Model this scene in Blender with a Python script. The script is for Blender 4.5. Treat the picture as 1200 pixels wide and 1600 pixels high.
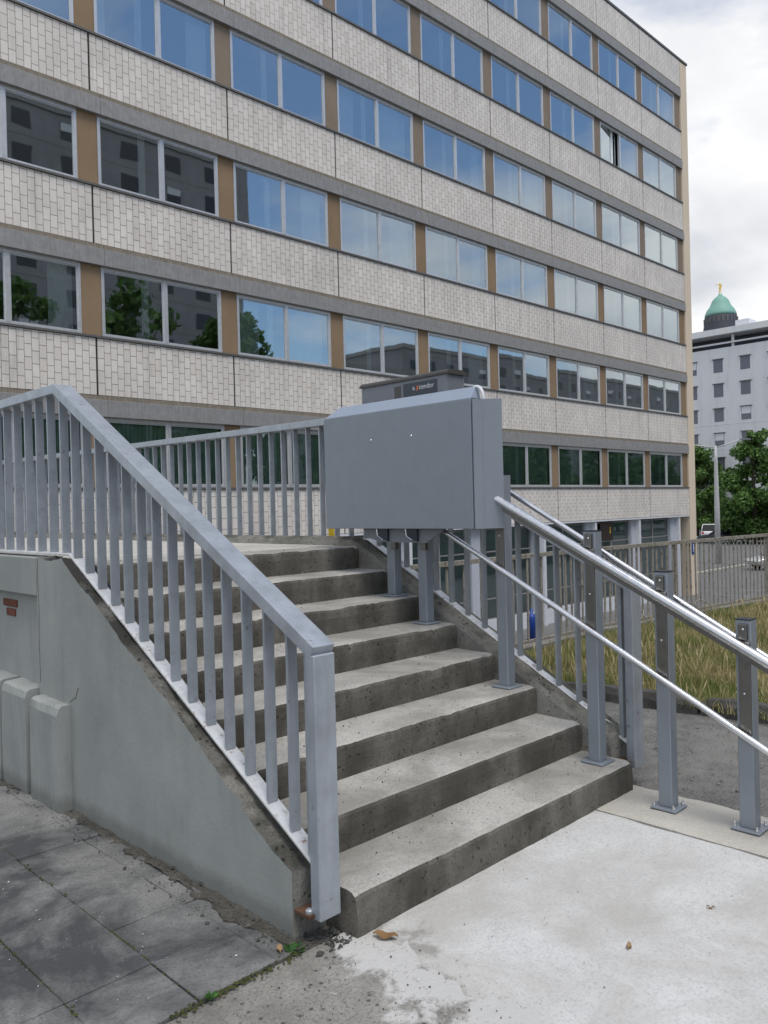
import bpy, bmesh, math, random
import numpy as np
from mathutils import Vector, Matrix, noise
random.seed(11); rng = np.random.default_rng(11)
R = math.radians
for o in list(bpy.data.objects): bpy.data.objects.remove(o)
scene = bpy.context.scene
COL = scene.collection

# ------------------------------------------------------------------ camera, sky, sun, exposure
cd = bpy.data.cameras.new('camera'); cam = bpy.data.objects.new('camera', cd); COL.objects.link(cam)
RT = Vector((0.712185272, -0.701542027, -0.025118155)); UP = Vector((0.022175147, -0.013280672, 0.999665887)); FW = Vector((0.70164122, 0.71250432, -0.0060985))
CP = Vector((-3.92772, -2.15645, 1.54533))
cam.matrix_world = Matrix(((RT.x, UP.x, -FW.x, CP.x), (RT.y, UP.y, -FW.y, CP.y), (RT.z, UP.z, -FW.z, CP.z), (0, 0, 0, 1)))
cd.sensor_fit = 'VERTICAL'; cd.sensor_height = 36; cd.sensor_width = 27
cd.lens = 1264.85 / 1600 * 36; cd.clip_start = .05; cd.clip_end = 4000
scene.camera = cam
SUN_EL, SUN_AZ = 66, 198          # elevation; compass-like angle from +Y towards +X (degrees)
w = bpy.data.worlds.new('World'); scene.world = w; w.use_nodes = True
nt = w.node_tree; N = nt.nodes; L = nt.links; N.clear()
def nn(t, **k):
    n = N.new(t)
    for a, b in k.items(): setattr(n, a, b)
    return n
wo = nn('ShaderNodeOutputWorld'); bg = nn('ShaderNodeBackground'); L.new(bg.outputs[0], wo.inputs[0])
sky = nn('ShaderNodeTexSky', sky_type='NISHITA', sun_disc=False, sun_elevation=R(SUN_EL), sun_rotation=R(SUN_AZ), air_density=1.0, dust_density=.1, ozone_density=1.6)
tc = nn('ShaderNodeTexCoord'); sep = nn('ShaderNodeSeparateXYZ'); L.new(tc.outputs['Generated'], sep.inputs[0])
mz = nn('ShaderNodeMath', operation='MAXIMUM'); L.new(sep.outputs['Z'], mz.inputs[0]); mz.inputs[1].default_value = 0.0
az = nn('ShaderNodeMath', operation='ADD'); L.new(mz.outputs[0], az.inputs[0]); az.inputs[1].default_value = .22
dx = nn('ShaderNodeMath', operation='DIVIDE'); L.new(sep.outputs['X'], dx.inputs[0]); L.new(az.outputs[0], dx.inputs[1])
dy = nn('ShaderNodeMath', operation='DIVIDE'); L.new(sep.outputs['Y'], dy.inputs[0]); L.new(az.outputs[0], dy.inputs[1])
cmb = nn('ShaderNodeCombineXYZ'); L.new(dx.outputs[0], cmb.inputs[0]); L.new(dy.outputs[0], cmb.inputs[1]); cmb.inputs[2].default_value = 54.85
n1 = nn('ShaderNodeTexNoise'); n1.inputs['Scale'].default_value = .85; n1.inputs['Detail'].default_value = 7; n1.inputs['Roughness'].default_value = .55; n1.inputs['Distortion'].default_value = .35
L.new(cmb.outputs[0], n1.inputs['Vector'])
r1 = nn('ShaderNodeValToRGB'); r1.color_ramp.elements[0].position = .40; r1.color_ramp.elements[1].position = .54; L.new(n1.outputs[0], r1.inputs[0])
n2 = nn('ShaderNodeTexNoise'); n2.inputs['Scale'].default_value = 1.7; n2.inputs['Detail'].default_value = 6; n2.inputs['Roughness'].default_value = .5; n2.inputs['Distortion'].default_value = .3
L.new(cmb.outputs[0], n2.inputs['Vector'])
r2 = nn('ShaderNodeValToRGB'); L.new(n2.outputs[0], r2.inputs[0])
e = r2.color_ramp.elements; e[0].position = .33; e[0].color = (.43, .445, .475, 1); e[1].position = .60; e[1].color = (.68, .677, .67, 1)
em = e.new(.47); em.color = (.57, .577, .592, 1)
ms = nn('ShaderNodeMix', data_type='RGBA'); sk = nn('ShaderNodeVectorMath', operation='SCALE'); L.new(sky.outputs[0], sk.inputs[0]); sk.inputs['Scale'].default_value = .098
L.new(r1.outputs[0], ms.inputs[0]); L.new(sk.outputs[0], ms.inputs[6]); L.new(r2.outputs[0], ms.inputs[7])
L.new(ms.outputs[2], bg.inputs[0]); bg.inputs[1].default_value = 1.0
sl = bpy.data.lights.new('sun', 'SUN'); sun = bpy.data.objects.new('sun', sl); COL.objects.link(sun)
sl.energy = 1.5; sl.angle = R(28); sl.color = (1, .96, .9)
sd = Vector((math.sin(R(SUN_AZ)) * math.cos(R(SUN_EL)), math.cos(R(SUN_AZ)) * math.cos(R(SUN_EL)), math.sin(R(SUN_EL))))
sun.rotation_euler = sd.to_track_quat('Z', 'Y').to_euler()
vs = scene.view_settings; vs.view_transform = 'Standard'; vs.look = 'None'; vs.gamma = 1; vs.use_curve_mapping = False; vs.exposure = .68
scene.render.engine = 'CYCLES'
scene.cycles.use_denoising = True; scene.cycles.max_bounces = 6; scene.cycles.transparent_max_bounces = 12
scene.cycles.use_adaptive_sampling = True

# ------------------------------------------------------------------ materials
class NT:
    def __init__(s, name):
        s.m = bpy.data.materials.new(name); s.m.use_nodes = True; s.t = s.m.node_tree; s.b = s.t.nodes['Principled BSDF']; s.out = s.t.nodes['Material Output']
        s.pos = s.n('ShaderNodeNewGeometry')
    def n(s, t, **k):
        x = s.t.nodes.new(t)
        for a, b in k.items(): setattr(x, a, b)
        return x
    def l(s, a, b): s.t.links.new(a, b)
    def noise(s, scale, detail=4, rough=.55, stretch=None, dist=0, off=0):
        x = s.n('ShaderNodeTexNoise'); x.inputs['Scale'].default_value = scale; x.inputs['Detail'].default_value = detail; x.inputs['Roughness'].default_value = rough; x.inputs['Distortion'].default_value = dist
        mp = s.n('ShaderNodeMapping'); s.l(s.pos.outputs['Position'], mp.inputs[0])
        if stretch: mp.inputs['Scale'].default_value = stretch
        mp.inputs['Location'].default_value = (off, off * .7, off * 1.3)
        s.l(mp.outputs[0], x.inputs['Vector']); return x.outputs[0]
    def ramp(s, v, stops):
        r = s.n('ShaderNodeValToRGB'); e = r.color_ramp.elements
        while len(e) < len(stops): e.new(.5)
        for i, (p, c) in enumerate(stops):
            e[i].position = p; e[i].color = (c, c, c, 1) if isinstance(c, (int, float)) else (*c, 1)
        s.l(v, r.inputs[0]); return r.outputs[0]
    def mix(s, f, a, b, mode='MIX'):
        x = s.n('ShaderNodeMix', data_type='RGBA', blend_type=mode)
        for v, i in ((f, 0), (a, 6), (b, 7)):
            if isinstance(v, (int, float)): x.inputs[i].default_value = v if i == 0 else (v, v, v, 1)
            elif isinstance(v, tuple): x.inputs[i].default_value = (*v, 1)
            else: s.l(v, x.inputs[i])
        return x.outputs[2]
    def math(s, op, a, b=0):
        x = s.n('ShaderNodeMath', operation=op)
        for v, i in ((a, 0), (b, 1)):
            if isinstance(v, (int, float)): x.inputs[i].default_value = v
            else: s.l(v, x.inputs[i])
        return x.outputs[0]
    def rand(s):
        oi = s.n('ShaderNodeObjectInfo')
        return s.math('FRACT', s.math('ADD', s.pos.outputs['Random Per Island'], oi.outputs['Random']))
    def bump(s, h, strength=.3, dist=.01):
        b = s.n('ShaderNodeBump'); b.inputs['Strength'].default_value = strength; b.inputs['Distance'].default_value = dist; s.l(h, b.inputs['Height']); s.l(b.outputs[0], s.b.inputs['Normal'])
    def col(s, c):
        if isinstance(c, tuple): s.b.inputs['Base Color'].default_value = (*c, 1)
        else: s.l(c, s.b.inputs['Base Color'])
    def set(s, rough=.7, metal=0, spec=.5):
        if isinstance(rough, (int, float)): s.b.inputs['Roughness'].default_value = rough
        else: s.l(rough, s.b.inputs['Roughness'])
        s.b.inputs['Metallic'].default_value = metal; s.b.inputs['Specular IOR Level'].default_value = spec; return s.m
M = {}
def concrete(name, base, var, stain=None, stain_amt=.5, speck=.6, bump=.35, streak=False, pits=0, sscale=2.2, rough=.88):
    t = NT(name)
    a = t.ramp(t.noise(sscale, 6, .62), [(.3, 0), (.7, 1)])
    c = t.mix(a, tuple(x * (1 - var) for x in base), tuple(min(1, x * (1 + var)) for x in base))
    f = t.ramp(t.noise(90, 3, .7), [(.30, 1 - speck * .5), (.5, 1), (.72, 1 + speck * .12)])
    c = t.mix(1.0, c, f, 'MULTIPLY')
    if stain:
        s = t.ramp(t.noise(1.7 if not streak else 3, 7, .65, (1, 1, .3) if streak else None, .4, 3.1), [(.42, 0), (.60, stain_amt)])
        c = t.mix(s, c, stain)
    fine = t.noise(160, 3, .6)
    med = t.noise(14, 6, .65)
    h = t.math('ADD', t.math('MULTIPLY', fine, .35), med)
    if pits:
        v = t.n('ShaderNodeTexVoronoi'); v.inputs['Scale'].default_value = 30; t.l(t.pos.outputs['Position'], v.inputs['Vector'])
        p = t.ramp(v.outputs['Distance'], [(.15, 0), (.25, 1)])
        sp = t.ramp(t.noise(9, 3), [(.46, 0), (.54, 1)])
        p = t.mix(sp, (1, 1, 1), p)
        c = t.mix(pits, c, t.mix(1, c, p, 'MULTIPLY'))
        h = t.math('ADD', h, t.math('MULTIPLY', p, .5))
    t.col(c); t.bump(h, bump, .012); M[name] = t.set(rough, 0, .25)
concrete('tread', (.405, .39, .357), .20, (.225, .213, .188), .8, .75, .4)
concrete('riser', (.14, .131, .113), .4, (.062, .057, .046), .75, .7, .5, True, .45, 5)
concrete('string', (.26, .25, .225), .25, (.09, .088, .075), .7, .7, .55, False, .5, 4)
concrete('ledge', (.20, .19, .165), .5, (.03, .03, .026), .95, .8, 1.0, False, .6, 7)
concrete('whiteslab', (.55, .545, .53), .09, (.40, .38, .345), .7, .5, .25, False, 0, 2.6)
concrete('footing', (.50, .475, .42), .09, (.36, .34, .30), .5, .5, .25)
concrete('oldconc', (.27, .255, .232), .28, (.12, .115, .10), .7, .9, .6, False, .6, 4)
concrete('asphalt', (.15, .145, .138), .25, (.25, .24, .22), .55, 1.6, .9, False, 0, 5, .9)
concrete('lotasphalt', (.17, .168, .165), .12, (.12, .12, .118), .5, .3, .1, False, 0, .35)
concrete('slab', (.21, .208, .20), .22, (.05, .053, .056), .92, .8, .45, False, 0, 3.2)
concrete('dirt', (.10, .093, .08), .35, (.05, .047, .04), .7, 1.2, .9, False, 0, 12)
concrete('landing', (.48, .46, .42), .08, (.34, .325, .29), .5, .3, .15)
concrete('kerbstone', (.085, .083, .078), .35, (.05, .05, .045), .7, .9, .9, False, 0, 9)
concrete('crete_dark', (.22, .21, .20), .2, (.12, .115, .1), .6, .3, .2)
def residue(name, other, x_from, x_to):
    t = NT.__new__(NT); t.m = M[name]; t.t = t.m.node_tree; t.b = t.t.nodes['Principled BSDF']; t.out = t.t.nodes['Material Output']; t.pos = t.n('ShaderNodeNewGeometry')
    src_ = t.b.inputs['Base Color'].links[0].from_socket; sx = t.n('ShaderNodeSeparateXYZ'); t.l(t.pos.outputs['Position'], sx.inputs[0])
    mr = t.n('ShaderNodeMapRange'); mr.inputs[1].default_value = x_from; mr.inputs[2].default_value = x_to; t.l(t.math('ADD', sx.outputs['X'], t.math('MULTIPLY', sx.outputs['Y'], -.12)), mr.inputs[0])
    f = t.math('ADD', mr.outputs[0], t.math('MULTIPLY', t.math('SUBTRACT', t.noise(5, 8, .7, None, .3, 4.4), .5), 2.2))
    t.col(t.mix(t.ramp(f, [(.42, 0), (.62, 1)]), src_, other))
concrete('coping', (.22, .21, .19), .3, (.10, .095, .08), .7, .8, .6, False, .4, 4)
residue('oldconc', (.50, .49, .47), -2.35, -1.80)
residue('whiteslab', (.30, .285, .262), -1.62, -2.12)
def wallpaint():
    t = NT('wallpaint')
    a = t.ramp(t.noise(1.6, 6, .6), [(.3, 0), (.72, 1)])
    c = t.mix(a, (.25, .262, .25), (.34, .35, .335))
    g = t.ramp(t.noise(2.4, 5, .6, (1, 1, .35), .3, 6.), [(.5, 0), (.75, .55)])
    c = t.mix(g, c, (.20, .222, .205))
    st = t.ramp(t.noise(7, 6, .6, (1, 1, .12), .2, 2.), [(.60, 0), (.78, .5)])
    c = t.mix(st, c, (.15, .15, .14))
    # damp tide mark along the foot of the wall: wear with its own ragged outline
    sz = t.n('ShaderNodeSeparateXYZ'); t.l(t.pos.outputs['Position'], sz.inputs[0])
    hh = t.math('ADD', sz.outputs['Z'], t.math('MULTIPLY', t.noise(9, 6, .75), -.09))
    d = t.ramp(hh, [(.0, .5), (.06, 0)])
    c = t.mix(d, c, (.10, .10, .09))
    t.col(c); t.bump(t.math('ADD', t.noise(6, 5, .6), t.math('MULTIPLY', t.noise(60, 3), .25)), .3, .012); M['wall'] = t.set(.8, 0, .3)
wallpaint()
def metalpaint(name, c, metal, rough, var=.08, streak=0, wearc=None, wear=.0, spec=.5):
    t = NT(name)
    a = t.ramp(t.noise(9, 5, .6), [(.3, 1 - var), (.7, 1 + var)])
    cc = t.mix(1, c, a, 'MULTIPLY')
    if streak:
        s = t.ramp(t.noise(30, 4, .6, (1, 1, .08)), [(.45, 0), (.7, streak)]); cc = t.mix(s, cc, tuple(x * .45 for x in c))
    if wearc:
        s = t.ramp(t.noise(22, 6, .7), [(1 - wear - .07, 0), (1 - wear + .04, 1)]); cc = t.mix(s, cc, wearc)
    t.col(cc); rr = t.ramp(t.noise(25, 4), [(.3, rough * .8), (.7, min(1, rough * 1.25))])
    M[name] = t.set(rr, metal, spec)
    if metal < .9: t.bump(t.noise(120, 2), .04, .004)
metalpaint('galv', (.345, .372, .408), .22, .34, .14, .18, (.10, .075, .055), .30)
metalpaint('galv_new', (.70, .70, .69), .3, .5, .12, .25, (.30, .2, .13), .36)
metalpaint('liftgrey', (.205, .234, .266), .0, .42, .035, .05)
metalpaint('liftedge', (.27, .315, .39), .0, .4, .02)
metalpaint('postgrey', (.25, .277, .31), .25, .38, .03)
metalpaint('unitgrey', (.17, .18, .205), .1, .5, .03)
metalpaint('darklid', (.06, .056, .052), .0, .45, .05)
metalpaint('stainless', (.68, .68, .70), 1, .24, .03)
metalpaint('brushed', (.20, .19, .18), 1, .4, .06, .15)
metalpaint('black', (.012, .012, .013), 0, .5, .05)
metalpaint('fence', (.30, .28, .24), .1, .75, .2, .5, (.13, .075, .042), .40)
metalpaint('rust', (.11, .055, .03), 0, .85, .4, .3)
metalpaint('alu', (.66, .66, .66), .6, .4, .06, .15)
metalpaint('band', (.31, .303, .295), .15, .6, .12, .4)
metalpaint('strip', (.25, .215, .165), 0, .8, .2, .5)
metalpaint('sill', (.16, .155, .15), .4, .6, .1, .3)
metalpaint('gold', (.85, .58, .17), 1, .3, .05)
metalpaint('copper', (.20, .39, .33), .0, .65, .15, .25)
metalpaint('slate', (.055, .06, .075), 0, .7, .3)
metalpaint('lamppost', (.52, .53, .53), .1, .6, .05)
metalpaint('carwhite', (.75, .75, .75), 0, .25, .01)
metalpaint('carsilver', (.62, .62, .60), .5, .3, .01)
metalpaint('cardark', (.03, .034, .042), 0, .25, .02)
metalpaint('carblue', (.05, .10, .22), .2, .25, .02)
metalpaint('rubber', (.015, .015, .015), 0, .8, .1)
metalpaint('carglass', (.01, .012, .015), 0, .05, .02)
metalpaint('lightred', (.45, .02, .015), 0, .3, .02)
metalpaint('bluepaint', (.01, .05, .27), 0, .45, .05)
metalpaint('yellowpaint', (.62, .42, .02), 0, .5, .08)
metalpaint('signwhite', (.8, .8, .8), 0, .5, .02)
metalpaint('orangeprint', (.75, .16, .03), 0, .5, .02)
metalpaint('printwhite', (.62, .64, .66), 0, .5, .02)
metalpaint('display', (.012, .022, .04), 0, .22, .05)
metalpaint('darkwindow', (.03, .034, .045), 0, .12, .3)
metalpaint('farwindow', (.13, .135, .165), 0, .2, .3)  # grey sky reflection put into the base colour of the panes
metalpaint('doorbrown', (.035, .018, .014), 0, .4, .1)
metalpaint('whitepaint', (.66, .67, .70), 0, .6, .05, .1)
metalpaint('colpaint', (.50, .53, .58), 0, .6, .06, .15)
metalpaint('roadwhite', (.30, .30, .29), 0, .8, .15)
def plaster(name, c, var=.06, stain=None, st=.3, scale=.5):
    t = NT(name)
    a = t.ramp(t.noise(scale, 6, .6), [(.3, 1 - var), (.7, 1 + var)]); cc = t.mix(1, c, a, 'MULTIPLY')
    if stain:
        s = t.ramp(t.noise(1.4, 6, .65, (1, 1, .12)), [(.5, 0), (.72, st)]); cc = t.mix(s, cc, stain)
    t.col(cc); t.bump(t.noise(40, 4), .15, .01); M[name] = t.set(.9, 0, .2)
plaster('beige', (.74, .62, .475), .05, (.60, .50, .38), .2)
plaster('whitebldg', (.66, .67, .685), .05, (.40, .42, .46), .35, .12)
plaster('whitebldg2', (.71, .715, .725), .05, (.45, .47, .5), .35, .12)
plaster('towerwall', (.30, .30, .31), .10, (.20, .20, .21), .4, .2)
plaster('pier', (.285, .20, .125), .10, (.23, .165, .105), .4, 1.2)
plaster('piergrey', (.27, .215, .165), .08, (.22, .17, .13), .4, 1.2)
plaster('mortar', (.17, .16, .145), .15)
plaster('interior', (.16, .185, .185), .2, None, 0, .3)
plaster('interteal', (.34, .44, .44), .25, None, 0, .8)
plaster('interwhite', (.66, .72, .74), .05, None, 0, .5)
plaster('curtain', (.82, .86, .87), .06, None, 0, 3)
plaster('sheer', (.42, .52, .46), .15, None, 0, 2)
plaster('brick', (.17, .065, .042), .3, (.1, .05, .04), .5, 14)
def tilemat():
    t = NT('tile'); r = t.rand()
    c = t.mix(t.ramp(r, [(0, 0), (1, 1)]), (.72, .66, .595), (.82, .765, .70))
    g = t.ramp(t.noise(.55, 6, .65), [(.42, 0), (.66, .55)])
    c = t.mix(g, c, (.60, .555, .51))
    s = t.ramp(t.noise(5, 6, .68, (1, 1, .09), 0, 5.), [(.52, 0), (.74, .42)])
    c = t.mix(s, c, (.33, .30, .265))
    t.col(c); t.bump(t.noise(70, 3), .1, .005); M['tile'] = t.set(.55, 0, .4)
tilemat()
def glassmat(name, tint, refl):
    t = NT(name); t.t.nodes.remove(t.b)
    g = t.n('ShaderNodeBsdfGlossy'); g.inputs['Roughness'].default_value = .015; g.inputs['Color'].default_value = (.86, .96, 1, 1)
    tr = t.n('ShaderNodeBsdfTransparent'); tr.inputs[0].default_value = (*tint, 1)
    fr = t.n('ShaderNodeFresnel'); fr.inputs[0].default_value = 1.6
    f = t.math('MINIMUM', t.math('ADD', t.math('MULTIPLY', fr.outputs[0], 1.3), refl), 1)
    b = t.n('ShaderNodeBump'); b.inputs['Strength'].default_value = .06; b.inputs['Distance'].default_value = .02; t.l(t.noise(.9, 1.5), b.inputs['Height']); t.l(b.outputs[0], g.inputs['Normal'])
    mx = t.n('ShaderNodeMixShader'); t.l(f, mx.inputs[0]); t.l(tr.outputs[0], mx.inputs[1]); t.l(g.outputs[0], mx.inputs[2]); t.l(mx.outputs[0], t.out.inputs[0]); M[name] = t.m
glassmat('glass', (.80, .89, .88), .36)
glassmat('glasslow', (.74, .85, .82), .12)
def leafmat(name, a, b, trans=.3, scale=.5):
    t = NT(name); r = t.rand()
    n = t.noise(scale, 3)
    f = t.math('ADD', t.math('MULTIPLY', r, .6), t.math('MULTIPLY', t.math('SUBTRACT', n, .3), .8))
    c = t.mix(t.ramp(f, [(.1, 0), (.9, 1)]), a, b); t.col(c)
    tl = t.n('ShaderNodeBsdfTranslucent'); t.l(c, tl.inputs[0]); mx = t.n('ShaderNodeMixShader'); mx.inputs[0].default_value = trans
    t.set(.6, 0, .3); t.l(t.b.outputs[0], mx.inputs[1]); t.l(tl.outputs[0], mx.inputs[2]); t.l(mx.outputs[0], t.out.inputs[0]); M[name] = t.m
leafmat('leaf', (.045, .095, .022), (.15, .27, .065))
leafmat('grass_dry', (.30, .25, .10), (.62, .52, .30), .3, 2.2)
leafmat('grass_green', (.10, .15, .03), (.25, .29, .08), .3, 2)
leafmat('weed', (.03, .09, .02), (.08, .2, .04), .3, 3)
leafmat('deadleaf', (.22, .12, .05), (.5, .36, .2), .1, 3)
plaster('bark', (.085, .07, .055), .3, None, 0, 12)
plaster('soil', (.075, .06, .038), .3, (.12, .1, .06), .5, 4)
plaster('moss', (.06, .065, .02), .4, None, 0, 30)

# ------------------------------------------------------------------ mesh helpers
def obj(name, bm, mat, parent=None, smooth=False, kind=None, label=None):
    me = bpy.data.meshes.new(name); bm.normal_update(); bm.to_mesh(me); bm.free()
    return link(name, me, mat, parent, smooth, kind, label)
def link(name, me, mat, parent=None, smooth=False, kind=None, label=None):
    o = bpy.data.objects.new(name, me); COL.objects.link(o)
    if len(me.materials) == 0:
        for m in (mat if isinstance(mat, (list, tuple)) else [mat]): me.materials.append(M[m])
    if smooth: me.polygons.foreach_set('use_smooth', [True] * len(me.polygons))
    if parent: o.parent = parent
    if kind: o['kind'] = kind
    if label: o['label'] = label
    return o
def thing(name, label, cat, loc=(0, 0, 0), group=None):
    o = bpy.data.objects.new(name, None); COL.objects.link(o); o['label'] = label; o['category'] = cat; o.empty_display_size = .1
    if group: o['group'] = group
    return o
def tag(o, label, cat, group=None):
    o['label'] = label; o['category'] = cat
    if group: o['group'] = group
    return o
def bx(bm, x0, x1, y0, y1, z0, z1, bev=0, rot=None, piv=None):
    vs = [bm.verts.new(p) for p in ((x0, y0, z0), (x1, y0, z0), (x1, y1, z0), (x0, y1, z0), (x0, y0, z1), (x1, y0, z1), (x1, y1, z1), (x0, y1, z1))]
    fs = [bm.faces.new([vs[i] for i in q]) for q in ((3, 2, 1, 0), (4, 5, 6, 7), (0, 1, 5, 4), (1, 2, 6, 5), (2, 3, 7, 6), (3, 0, 4, 7))]
    if bev:
        ed = list({e for f in fs for e in f.edges}); r = bmesh.ops.bevel(bm, geom=ed, offset=bev, segments=2 if bev > .004 else 1, affect='EDGES', profile=.6)
        vs = list({v for f in r['faces'] for v in f.verts} | {v for v in vs if v.is_valid})
    if rot: bmesh.ops.rotate(bm, verts=[v for v in vs if v.is_valid], cent=piv or Vector(((x0 + x1) / 2, (y0 + y1) / 2, (z0 + z1) / 2)), matrix=rot)
    return vs
def box(name, mat, parent, x0, x1, y0, y1, z0, z1, bev=0, **k):
    bm = bmesh.new(); bx(bm, x0, x1, y0, y1, z0, z1, bev); return obj(name, bm, mat, parent, **k)
def tube(bm, pts, r, seg=10, closed=False):
    pts = [Vector(p) for p in pts]; rs = r if isinstance(r, (list, tuple)) else [r] * len(pts); rings = []
    n0 = None
    for i, p in enumerate(pts):
        d = (pts[min(i + 1, len(pts) - 1)] - pts[max(i - 1, 0)]).normalized()
        if n0 is None:
            a = Vector((0, 0, 1)) if abs(d.z) < .9 else Vector((1, 0, 0)); n0 = d.cross(a).normalized()
        n0 = (n0 - d * n0.dot(d)).normalized(); b = d.cross(n0)
        rings.append([bm.verts.new(p + (n0 * math.cos(t) + b * math.sin(t)) * rs[i]) for t in (2 * math.pi * k / seg for k in range(seg))])
    for a, b in zip(rings[:-1], rings[1:]):
        for k in range(seg): bm.faces.new((a[k], b[k], b[(k + 1) % seg], a[(k + 1) % seg]))
    bm.faces.new(rings[0]); bm.faces.new(list(reversed(rings[-1])))
    bmesh.ops.recalc_face_normals(bm, faces=bm.faces)
def lathe(bm, prof, cx, cy, seg=24):
    rings = [[bm.verts.new((cx + r * math.cos(2 * math.pi * k / seg), cy + r * math.sin(2 * math.pi * k / seg), z)) for k in range(seg)] for r, z in prof]
    for a, b in zip(rings[:-1], rings[1:]):
        for k in range(seg): bm.faces.new((a[k], a[(k + 1) % seg], b[(k + 1) % seg], b[k]))
    bm.faces.new(list(reversed(rings[0]))); bm.faces.new(rings[-1])
def prism_x(bm, prof, x0, x1):           # prof: list of (y, z), counter-clockwise seen from +x
    a = [bm.verts.new((x0, y, z)) for y, z in prof]; b = [bm.verts.new((x1, y, z)) for y, z in prof]; n = len(prof)
    bm.faces.new(list(reversed(a))); bm.faces.new(b)
    for i in range(n): bm.faces.new((a[i], a[(i + 1) % n], b[(i + 1) % n], b[i]))
    bmesh.ops.recalc_face_normals(bm, faces=bm.faces)
def prism_y(bm, prof, y0, y1):           # prof (x, z)
    a = [bm.verts.new((x, y0, z)) for x, z in prof]; b = [bm.verts.new((x, y1, z)) for x, z in prof]; n = len(prof)
    bm.faces.new(a); bm.faces.new(list(reversed(b)))
    for i in range(n): bm.faces.new((a[i], b[i], b[(i + 1) % n], a[(i + 1) % n]))
    bmesh.ops.recalc_face_normals(bm, faces=bm.faces)
def prism_z(bm, prof, z0, z1):           # prof (x, y)
    a = [bm.verts.new((x, y, z0)) for x, y in prof]; b = [bm.verts.new((x, y, z1)) for x, y in prof]; n = len(prof)
    bm.faces.new(list(reversed(a))); bm.faces.new(b)
    for i in range(n): bm.faces.new((a[i], a[(i + 1) % n], b[(i + 1) % n], b[i]))
    bmesh.ops.recalc_face_normals(bm, faces=bm.faces)
def strip_yz(bm, pts, th, x0, x1):       # mitred flat tube following a line in the y-z plane; pts lie on its top face
    top = [Vector(p) for p in pts]; bot = []
    for i, p in enumerate(top):
        ns = []
        for a, b in ((i - 1, i), (i, i + 1)):
            if a >= 0 and b < len(top):
                d = (top[b] - top[a]).normalized(); ns.append(Vector((d.y, -d.x)) if d.x > 0 else Vector((-d.y, d.x)))
        nrm = sum(ns, Vector((0, 0))).normalized(); k = th / max(.3, nrm.dot(ns[0])); bot.append(p + nrm * k)
    prism_x(bm, [tuple(p) for p in top] + [tuple(p) for p in reversed(bot)], x0, x1)
def bevel_all(bm, off, seg=2):
    ed = [e for e in bm.edges if len(e.link_faces) == 2 and e.calc_face_angle(0) > .4]
    bmesh.ops.bevel(bm, geom=ed, offset=off, segments=seg, affect='EDGES', profile=.6)
def nz(x, y, z, s=1.0): return noise.noise(Vector((x * s, y * s, z * s)))
def raw(name, verts, faces, mat, parent=None, kind=None, smooth=False):
    me = bpy.data.meshes.new(name); me.from_pydata(verts, [], faces); me.update(); return link(name, me, mat, parent, smooth, kind)

# ------------------------------------------------------------------ ground, terrace, setting
LOT = -3.0
bm = bmesh.new(); prism_z(bm, [(-900, -900), (900, -900), (900, 900), (-900, 900)], LOT - .5, LOT); obj('ground', bm, 'lotasphalt', kind='structure')
FEN = [(1.25, 2.96), (4.5, 2.92), (8.6, 2.46), (16.0, 1.62), (30, .1)]      # line of the rusty fence
edge = [(x, y + .14) for x, y in FEN]
bm = bmesh.new(); prism_z(bm, [(-60, -70), (60, -70), (60, -4)] + list(reversed(edge)) + [(.22, 3.1), (-2.3, 7.5), (-60, 7.5)], LOT + .002, -.012); obj('terrace', bm, 'asphalt', kind='structure')
# asphalt path beside the stairs, gently uneven
def sheet(name, x0, x1, y0, y1, z, mat, n=40, amp=.004, sc=3, m=None, edgefn=None, thick=.02):
    nx = n; ny = max(6, int(n * (y1 - y0) / (x1 - x0))); v = []; f = []
    for j in range(ny + 1):
        for i in range(nx + 1):
            a = i / nx; b = j / ny; x = x0 + (x1 - x0) * a; y = y0 + (y1 - y0) * b
            if edgefn: x, y = edgefn(a, b, x, y)
            v.append((x, y, z + amp * nz(x, y, 1.7, sc) + amp * .4 * nz(x, y, 5.1, sc * 5)))
    for j in range(ny):
        for i in range(nx): p = j * (nx + 1) + i; f.append((p, p + 1, p + nx + 2, p + nx + 1))
    # skirt
    ring = [i for i in range(nx + 1)] + [j * (nx + 1) + nx for j in range(1, ny + 1)] + [ny * (nx + 1) + i for i in range(nx - 1, -1, -1)] + [j * (nx + 1) for j in range(ny - 1, 0, -1)]
    base = len(v); v += [(v[k][0], v[k][1], z - thick) for k in ring]; q = len(ring)
    for k in range(q): f.append((ring[k], base + k, base + (k + 1) % q, ring[(k + 1) % q]))
    return raw(name, v, f, mat, kind='structure', smooth=False)
sheet('path', .06, 1.80, -4.0, 2.98, -.002, 'asphalt', 70, .012, 4)
def ragged(amt, sides):
    def fn(a, b, x, y):
        d = .6 * nz(x, y, 3.3, 5) + .4 * nz(x, y, 7.7, 17)
        if a == 0 and 'l' in sides: x += amt * d
        if a == 1 and 'r' in sides: x += amt * d
        if b == 0 and 'd' in sides: y += amt * d
        if b == 1 and 'u' in sides: y += amt * d
        return x, y
    return fn
sheet('old_concrete', -7.0, -1.70, -5.0, .075, -.003, 'oldconc', 150, .006, 5, edgefn=ragged(.05, 'r'))
def slabedge(a, b, x, y):
    if a == 0: x = -2.0 - .05 * (b < .9) * (1 - b) * 3 + .06 * nz(x, y, 2.2, 4) + .02 * nz(x, y, 9.2, 19)
    if a == 1: x += .018 * nz(x, y, 4.1, 6)
    return x, y
slab_o = sheet('white_concrete_slab', -2.0, -.375, -5.0, .03, .0045, 'whiteslab', 70, .0025, 2, edgefn=slabedge)
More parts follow.
